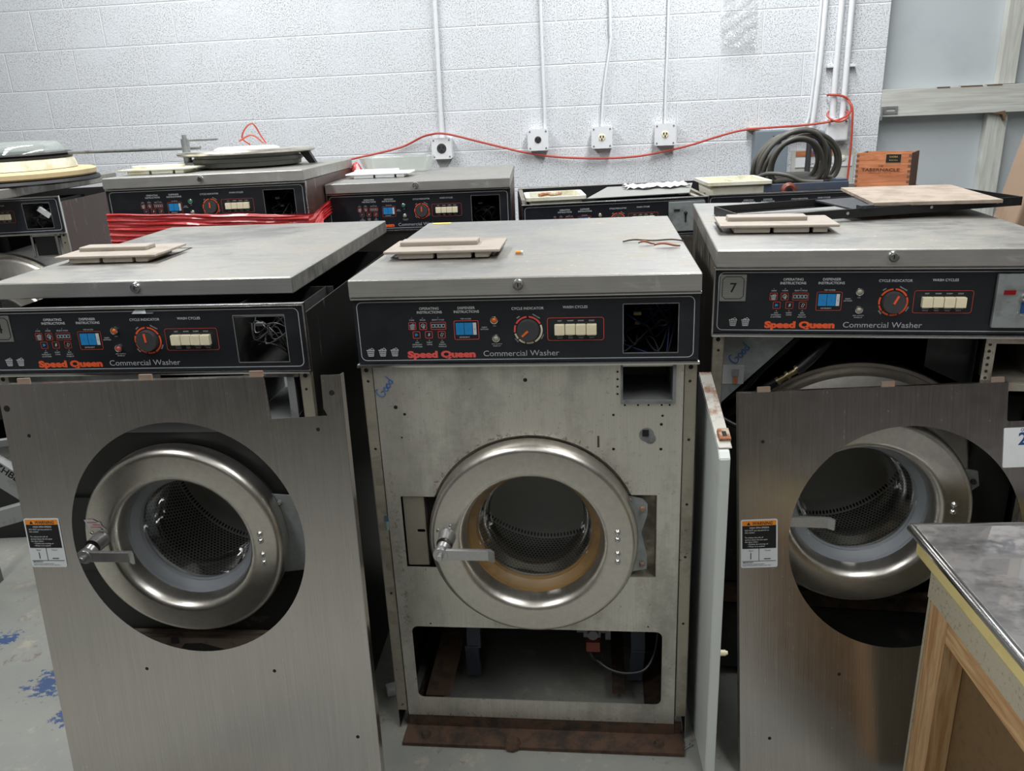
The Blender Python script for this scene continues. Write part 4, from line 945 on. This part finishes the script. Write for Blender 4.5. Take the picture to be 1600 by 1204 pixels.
t = loose_panel('loose brushed steel front panel with a white tag numbered 29 before machine number 7', mRP, HRP, .470+o, [(.046, HRP-.0979), (.2012, .1881+o), (.06, .085)], tab=False)
warning(t, .002, .423+o)
mb = MB(); y = -.0018; sheet(mb, [rrect(.511, .608, .609+o, .688+o, .003)], y, .0006); tg = mb.build('lot_tag', M['paper'], t)
mb = MB(); put_text(mb, '29', .556, .654+o, .025, y-.0005, 0, .02); mb.lathe([(.002, 0), (.0032, 0)], (.546, y-.0005, .6835+o), 12, 0); put_text(mb, 'BIDZ', .560, .6815+o, .0035, y-.0005, 0)
for k in range(3):
    for j in range(3): mb.box(.568, .602-.006*j, y-.0006, y-.0004, .647+o-.014*k-.004*j, .6482+o-.014*k-.004*j, 1)
mb.build('tag_print', [M['dark_blue'], M['grey_print']], tg)
# ------------------------------------------------------------------ white side panel between two machines
mw = Matrix.Translation((.366, 1.322, FLOOR)) @ Matrix.Rotation(-.06, 4, 'Z')
t = thing('side_panel', 'white enamelled side panel with a rusty sloping top edge standing between two machines', 'metal panel', mw)
H = .715-FLOOR
pr = [(0, 0, 0), (0, .235, 0), (0, .235, H+.072), (0, .012, H), (0, 0, H-.012)]
mb = MB(); mb.prism(pr, (.020, 0, 0)); bmesh.ops.bevel(mb.bm, geom=[e for e in mb.bm.edges], offset=.0015, segments=2, affect='EDGES')
pn = mb.build('panel', M['panel_white'], t)
mb = MB(); mb.prism([(.001, .015, H+.002), (.001, .234, H+.0720), (.001, .234, H+.0740), (.001, .015, H+.004)], (.024, 0, 0)); mb.build('folded_edge', plain('rust_blotched_enamel', (196, 194, 184), .6, spot=(140, 84, 52), spot_scale=22, amount=.53, bump=.3), t)
mb = MB(); m = Matrix.Translation((.014, .045, H+.016)) @ Matrix.Rotation(.3, 4, 'X'); mb.box(-.008, .012, -.015, .015, -.003, .004, 0, m); mb.box(-.002, .006, -.008, .006, .004, .0045, 1, m); mb.build('rusty_bracket', [M['rust_bright'], M['slot']], t)
mb = MB(); mb.cyl((.020, .02, .30), (.034, .02, .30), .006, 8); mb.cyl((.034, .02, .30), (.038, .02, .30), .004, 8); mb.build('bolt', M['cream'], t)
# ------------------------------------------------------------------ counter
t = thing('display_counter', 'unfinished pine and chipboard counter end with a glossy metal-edged top', 'counter', Matrix.Translation((.736, 1.332, 0)) @ Matrix.Rotation(-.06, 4, 'Z'))
Z = .545; X1, Y0 = .85, -.98
MB().bbox(.006, X1, Y0, -.006, Z-.012, Z, .0015).build('glossy_top', M['mirror'], t)
mb = MB(); mb.tube([(.0, Y0, Z-.006), (.0, .0, Z-.006)], .0085, 10, 0, 1); mb.tube([(.0, .0, Z-.006), (X1, .0, Z-.006)], .0085, 10, 0, 1); mb.build('metal_edging', M['chrome'], t)
MB().bbox(.006, X1, Y0, -.014, Z-.052, Z-.0125, .006, seg=3).build('cream_band', M['cream_edge'], t)
MB().box(.010, X1, Y0, -.075, Z-.105, Z-.0525).build('chipboard_band', M['chipboard'], t)
MB().box(.012, X1, -.084, -.0755, FLOOR, Z-.0525).build('back_board', M['chipboard'], t)
MB().bbox(.012, .052, -.150, -.0845, FLOOR, Z-.106, .002).build('post', M['pine'], t)
MB().bbox(.012, .052, Y0, -.151, Z-.150, Z-.106, .002).build('rail', M['pine_rail'], t)
MB().box(.0525, .058, Y0, -.085, FLOOR, Z-.106).build('infill_board', M['hardboard'], t)
# ------------------------------------------------------------------ litter on the middle lid
mb = MB(); mb.tube([(.195, .325, 1.054), (.22, .335, 1.056), (.26, .33, 1.054), (.30, .325, 1.056), (.325, .315, 1.054)], .0018, 6); tag(mb.build('twig', M['rust'], matrix=mM), 'thin dry twig across the middle lid', 'twig')
def leaf(x, y, s, a, label):
    mb = MB(); vs = []; n = 8
    for i in range(n+1):
        u = i/n; wd = .3*math.sin(PI*u)**.7
        for v in (-1, -.3, .3, 1): vs.append(((u-.5)*s, v*wd*s*.5, .003+.004*abs(v)+.003*math.sin(5*u)))
    mb._faces(vs, [(i*4+j, i*4+j+1, i*4+j+5, i*4+j+4) for i in range(n) for j in range(3)], 0, True)
    m = mM @ Matrix.Translation((x, y, 1.0515)) @ Matrix.Rotation(a, 4, 'Z')
    o = mb.build('dry_leaf', plain('dry_leaf', (140, 88, 66), .8), matrix=m); md = o.modifiers.new('s', 'SOLIDIFY'); md.thickness = .001
    tag(o, label, 'leaf', 'dry leaves on the middle lid')
leaf(.244, .283, .035, .1, 'small dry brown leaf next to a twig on the middle lid'); leaf(.285, .25, .055, .05, 'larger curled dry leaf near the corner of the middle lid')
mb = MB(); mb.cyl((-.032, .213, 1.0555), (-.020, .214, 1.0555), .0035, 12); mb.cyl((-.020, .214, 1.0555), (-.016, .214, 1.0555), .0035, 12, 1); tag(mb.build('cigarette_end', [plain('orange_filter', (220, 150, 60), .7), M['paper']], matrix=mM), 'tiny orange cigarette end on the middle lid', 'cigarette end')
mb = MB(); mb.box(-.31, -.26, .722, .745, 1.0514, 1.0522); tag(mb.build('tape_scrap', plain('yellow_tape', (224, 204, 110), .5), matrix=mM), 'scrap of yellow tape at the back of the middle lid', 'tape')
# ------------------------------------------------------------------ things on lid number 7
t = thing('black_frame', 'flat black metal frame with a perforated cross plate lying on lid of machine number 7', 'frame', mR @ Matrix.Translation((-.238, .292, 1.0525)) @ Matrix.Rotation(.245, 4, 'Z') @ Matrix.Rotation(-.025, 4, 'Y'))
mb = MB()
Lf, Wf = .66, .215
mb.box(0, Lf, 0, .003, 0, .020); mb.box(0, Lf, .003, .014, 0, .002); mb.box(0, Lf, Wf-.003, Wf, 0, .020); mb.box(0, .003, 0, Wf, 0, .020); mb.box(Lf-.003, Lf, 0, Wf, 0, .020); mb.box(0, Lf, Wf-.014, Wf-.003, 0, .002)
mb.build('rails', M['black'], t)
mb = MB(); mb.box(.26, .36, .004, Wf-.004, .014, .018); mb.box(.27, .30, -.004, .02, .018, .026); mb.build('cross_plate', plain('perforated_black_plate', (34, 36, 40), .5, spot=(62, 64, 70), spot_scale=120, amount=.55), t)
mb = MB()
for x in (.10, .24, .44, .6): mb.lathe([(0, -.001), (.0035, -.001)], (x, 0, .011), 10)
mb.build('rivets', M['chrome'], t)
b = MB().bbox(0, .275, 0, .36, 0, .008, .001).build('floor_board', M['ply'])
b.matrix_world = mR @ Matrix.Translation((.058, .388, 1.080)) @ Matrix.Rotation(-.02, 4, 'Z') @ Matrix.Rotation(-.012, 4, 'Y')
tag(b, 'weathered grey-brown wooden board resting on the flat black frame', 'board')
# cigar box
mC = pose_matrix('B4')
t = thing('cigar_box', 'open-topped wooden cigar box with finger joints and burnt-in lettering', 'wooden box', mC @ Matrix.Translation((.228, .052, 1.0080)) @ Matrix.Rotation(-.60, 4, 'Z'))
w_, d_, h_ = .185, .15, .130
mb = MB(); mb.box(0, w_, 0, .007, 0, h_); mb.box(0, w_, d_-.007, d_, 0, h_-.004); mb.box(0, w_, .007, d_-.007, 0, .005); mb.build('front_board', M['cedar'], t)
mb = MB(); mb.box(0, .007, .0072, d_-.0072, .0055, h_-.003, 0); mb.box(w_-.007, w_+.0, .0072, d_-.0072, .0055, h_-.001, 0)
mb.build('end_board', M['cedar_dark'], t)
for s_ in (0, 1):
    mb = MB()
    for k in range(7):
        z = .006+.0182*k
        if s_: mb.box(w_-.009, w_+.0006, -.0006, .007, z, z+.009)
        else: mb.box(-.0004, .009, -.0006, .0, z, z+.009)
    mb.build('finger_joints', M['cedar_dark'], t)
mb = MB(); put_text(mb, 'THE', w_*.46, .080, .007, -.0008); put_text(mb, 'TABERNACLE', w_*.46, .065, .011, -.0008, 0, .02, width=.13); put_text(mb, 'HAVANA SEED CT NO. 142', w_*.46, .057, .0045, -.0008, width=.075); mb.build('lettering', plain('burnt_lettering', (96, 52, 34), .8), t)
tag(MB().box(.235, .49, .02, .25, 1.0045, 1.0075).build('shelf_board', M['black'], matrix=mC), 'dark board laid across the open rear machine beneath the cigar box', 'board')
mb = MB(); mb.box(.10, .152, -.0012, -.0002, .094, .126, 0); mb.box(.101, .151, -.0016, -.0012, .0955, .1245, 1); put_text(mb, 'CAOBA', .126, .113, .006, -.0019, 0, .01); put_text(mb, 'SELECTION', .126, .102, .004, -.0019, 0); mb.build('paper_label', [plain('gold_print', (190, 160, 96), .6), M['slot']], t)
# cardboard
mcb = Matrix.Translation((1.50, 2.40, .862)) @ Matrix.Rotation(-.15, 4, 'Z') @ Matrix.Rotation(.16, 4, 'Y') @ Matrix.Rotation(.1, 4, 'X')
t = thing('cardboard_box', 'brown cardboard box standing on a crate behind the lid of machine number 7', 'cardboard box', mcb)
MB().bbox(0, .4, 0, .16, 0, .40, .01, seg=3).build('carton', M['card'], t)
mb = MB(); mb.box(.06, .065, -.002, 0, .05, .36); mb.box(.11, .14, -.002, 0, .04, .38); mb.build('corrugation_stripes', plain('pale_stripe', (176, 156, 134), .8), t)
tag(MB().bbox(1.42, 2.1, 2.32, 2.9, FLOOR, .80, .004).build('storage_crate', M['grey_paint']), 'grey crate under the cardboard box behind machine number 7', 'crate')
# ------------------------------------------------------------------ items on the back row
m3 = pose_matrix('B3'); m1 = pose_matrix('B1'); m2 = pose_matrix('B2'); m0w = pose_matrix('B0')
mb = MB(); mb.prism([(-.085, .14, 1.0095), (.30, .17, 1.0095), (.355, .36, 1.026), (.02, .36, 1.026)], (0, 0, .002)); tag(mb.build('metal_sheet', plain('grey_sheet', (140, 141, 136), .5), matrix=m3), 'loose grey sheet laid over the open top beside the stained dispenser tray', 'sheet')
mb = MB(); vs = []; nx, ny = 16, 6
for j in range(ny+1):
    for i in range(nx+1): vs.append((.08+.24*i/nx+.01*math.sin(j*2), .26+.08*j/ny+.012*math.sin(i), 1.022+.0011*j+.009*abs(math.sin(i*1.7+j))+.0+random.uniform(0, .004)))
mb._faces(vs, [(j*(nx+1)+i, j*(nx+1)+i+1, (j+1)*(nx+1)+i+1, (j+1)*(nx+1)+i) for j in range(ny) for i in range(nx)]); tag(mb.build('plastic_wrapping', M['paper'], matrix=m3), 'crumpled white plastic wrapping on the loose grey sheet', 'plastic')
# cable coil behind
rnd = random.Random(4); mb = MB()
for k in range(11):
    c = rnd.uniform(-.03, .03); rx = .155+rnd.uniform(-.05, .04); rz = .13+rnd.uniform(-.035, .02); y = .50+.018*k-.09; sh = rnd.uniform(-.2, .35)
    pts = []
    for i in range(15):
        a = 2*PI*i/15; z = math.sin(a)*rz; pts.append((.14+c+math.cos(a)*rx+sh*z*.5, y+.02*math.cos(a)-.10*math.sin(a)*.4, max(1.068+z, 1.012+.001*k)))
    mb.tube(pts, .0088, 10, 0, 5, closed=True)
mb.tube([(-.05, .42, 1.02), (-.01, .36, 1.05), (.06, .32, 1.045), (.12, .31, 1.02), (.2, .3, 1.015)], .0085, 10, 0, 5)
tag(mb.build('cable_coil', M['cable'], matrix=mC), 'big loose coil of thick dark grey cable against the wall', 'cable')
# round door parts on the far machine
tt = thing('door_assembly', 'round door stack of glass bowl, black seal and cream rings on a crooked lid', 'door part', Matrix.Translation((-1.915, 3.34, 1.1)))
MB().lathe([(.22, .0), (.285, 0), (.29, .006), (.285, .016), (.24, .02)], n=72, axis='z').build('base_ring', M['rubber_black'], tt)
MB().lathe([(.235, .020), (.272, .020), (.278, .026), (.278, .042), (.27, .047), (.21, .05)], n=72, axis='z').build('tan_ring', plain('aged_cream_ring', (206, 184, 140), .5), tt)
MB().lathe([(.20, .050), (.214, .052), (.21, .070), (.205, .088), (.19, .090)], n=72, axis='z').build('cream_gasket', M['cream_white'], tt)
MB().lathe([(.17, .090), (.20, .091), (.206, .097), (.198, .102), (.206, .107), (.198, .112), (.17, .113)], n=72, axis='z').build('black_seal', M['rubber_black'], tt)
MB().lathe([(.178, .113), (.172, .135), (.155, .150), (.10, .154), (0, .156)], n=72, axis='z').build('glass_bowl', M['dish'], tt)
tt = thing('washer_door', 'spare round steel washer door with lever handle lying glass down on the red-wrapped machine', 'door part', m1 @ Matrix.Translation((.012, .42, 1.0515)))
MB().lathe([(.17, .046), (.235, .046), (.244, .050), (.247, .056), (.240, .062), (.16, .064), (.155, .06), (.155, .05)], n=72, axis='z').build('door_ring', M['steel_ring'], tt)
MB().lathe([(0, .002), (.17, .0), (.19, .006), (.192, .02), (.198, .022), (.198, .034), (.188, .037), (.188, .046)], n=72, axis='z').build('seal', plain('grey_seal', (104, 108, 104), .4), tt)
MB().lathe([(0, .072), (.1, .072), (.115, .066), (.12, .06)], n=48, axis='z').build('raised_centre', M['cream_white'], tt)
mb = MB(); mb.cyl((-.19, -.09, .02), (-.19, -.09, .108), .014); mb.cyl((-.19, -.09, .108), (-.19, -.09, .122), .008); mb.bbox(-.19, -.07, -.098, -.084, .098, .106, .002); mb.box(-.22, -.16, -.11, -.07, .018, .026); mb.build('handle', M['zinc'], tt)
mb = MB(); mb.prism([(.19, .0, .048), (.225, .0, .048), (.250, .0, .002), (.225, .0, .002)], (0, .03, 0)); mb.build('hinge_foot', M['black'], tt)
mb = MB(); mb.tube([(.0, .08, .076), (-.02, .06, .10), (.0, .05, .135), (.03, .05, .15), (.05, .06, .11), (.07, .05, .08)], .003, 6); mb.tube([(-.03, .05, .09), (.02, .05, .11), (.06, .05, .08)], .003, 6)
tag(mb.build('red_wire', M['cord'], matrix=m1 @ Matrix.Translation((-.0, .42, 1.0515))), 'short looped red wire lying on the spare round steel door', 'wire')
a = Vector((-1.698, 3.33, 1.206)); bb = Vector((-1.145, 3.23, 1.206))
tag(MB().cyl(a, bb, .0065, 12).build('metal_rod', M['scuff']), 'long thin grey metal rod bridging from the glass bowl stack to the spare round door', 'rod')
o = dispenser_cover(None, M['cream_white'], x0=-.33, y0=.10, z=1.0505, name='dispenser_cover'); o.matrix_world = m1.copy(); tag(o, 'off-white dispenser cover on the lid of the red-wrapped machine', 'dispenser cover')
o = dispenser_cover(None, M['box_white'], x0=-.30, y0=.20, z=1.0505, name='dispenser_cover'); o.matrix_world = m2.copy(); tag(o, 'pale dispenser cover in front of the glass dish', 'dispenser cover')
mb = MB(); o1 = rrect(-.31, -.01, .50, .68, .03); i1 = rrect(-.302, -.018, .508, .672, .026); bo = rrect(-.29, -.03, .52, .66, .02); N = len(o1)
vs = [(a, b, 1.112) for a, b in o1] + [(a, b, 1.052) for a, b in bo] + [(a, b, 1.112) for a, b in i1] + [(a, b, 1.057) for a, b in bo]; fs = []
for k in range(N):
    j = (k+1) % N; fs += [(k, j, N+j, N+k), (k, j, 2*N+j, 2*N+k), (2*N+k, 2*N+j, 3*N+j, 3*N+k)]
fs += [tuple(range(N, 2*N)), tuple(range(3*N, 4*N))]; mb._faces(vs, fs, 0, True)
tag(mb.build('glass_dish', M['dish'], matrix=m2), 'clear glass baking dish on the lid of a rear machine', 'dish')
# red film round the machine
mb = MB(); ring = []
import math as _m
def ringpts():
    P = []
    for i in range(60): P.append((-.33+.66*i/59, -.022))
    for i in range(30): P.append((.334, -.02+.77*(i+1)/30))
    return P
rp = ringpts(); rows = 46; vs = []
for j in range(rows+1):
    v = j/rows
    for i, (x, y) in enumerate(rp):
        z0 = .940-.028*i/59 if i < 60 else .912+.06*((i-59)/30)
        hgt = .17 if i < 60 else .17-.12*min(1, (i-59)/5)
        off = (.006*math.sin(v*34+.03*i+math.sin(i*.11))+.003*math.sin(v*81-.05*i)) * (1 if i < 60 else .6)
        px = x + (off if i >= 60 else 0); py = y - (abs(off) if i < 60 else 0)
        vs.append((px+(.006 if i >= 60 else 0), py, z0-hgt*v+.0012*math.sin(i*.35+v*5)))
n = len(rp)
mb._faces(vs, [(j*n+i, j*n+i+1, (j+1)*n+i+1, (j+1)*n+i) for j in range(rows) for i in range(n-1)], 0, True)
tag(mb.build('stretch_film', M['redfilm'], matrix=m1), 'red stretch film wound round the rear machine with a round door on top', 'stretch film')
mb = MB(); mb.lathe([(0, .05), (.012, .04), (.026, .015), (.03, 0)], n=9, axis='z', smooth=False); tag(mb.build('film_knot', M['redfilm'], matrix=m1 @ Matrix.Translation((.345, .74, .99))), 'bunched end of red film at the back corner of the wrapped machine', 'stretch film')
# ------------------------------------------------------------------ floor level
tag(MB().bbox(-2.15, -1.36, 2.50, 2.68, FLOOR, .16, .004).build('machine_base', M['black']), 'black steel machine base on the floor at the far end', 'machine base')
def bar(a, b, wd, th, m, nm, parent):
    a, b = Vector(a), Vector(b); t_ = (b-a).normalized(); n_ = Vector((-t_.z, 0, t_.x))*wd/2
    return MB().prism([a-n_, b-n_, b+n_, a+n_], (0, th, 0)).build(nm, m, parent)
t = thing('folded_trolley', 'folded light grey metal trolley with dark lettering on its upper bar', 'trolley')
pg = plain('worn_light_grey_paint', (150, 152, 150), .5, spot=(92, 92, 92), spot_scale=18, amount=.6)
bar((-1.66, 2.2, .46), (-1.37, 2.2, .20), .075, .03, pg, 'upper_bar', t)
bar((-1.62, 2.17, .195), (-1.42, 2.17, .245), .05, .03, pg, 'lower_arm', t)
bar((-1.75, 2.25, .40), (-1.38, 2.25, .44), .02, .02, M['scuff'], 'tie_rod', t)
mb = MB(); put_text(mb, 'TZHBL', 0, 0, .022, 0, 0, .02); o = mb.build('lettering', M['slot'], t); o.matrix_world = Matrix.Translation((-1.52, 2.1995, .35)) @ Matrix.Rotation(math.radians(42), 4, 'Y')
MB().box(-1.45, -1.41, 2.2, 2.23, FLOOR, .24).build('foot', M['scuff'], t); MB().box(-1.66, -1.63, 2.2, 2.23, FLOOR, .46).build('foot', M['scuff'], t)
mb = MB(); mb.bbox(-.02, .02, -.014, .014, 0, .02, .004); tag(mb.build('paper_scrap', M['paper'], matrix=Matrix.Translation((-.322, 1.63, FLOOR)) @ Matrix.Rotation(.3, 4, 'Z')), 'small crushed white scrap on the floor beside the middle machine', 'scrap')
mb = MB(); mb.cyl((0, 0, .002), (.015, .01, .002), .0015, 8); mb.cyl((.015, .01, .0), (.017, .011, .006), .003, 8); tag(mb.build('screw', M['chrome'], matrix=Matrix.Translation((.34, 1.40, FLOOR+.002))), 'small loose screw on the floor by the rusty base rail', 'screw')
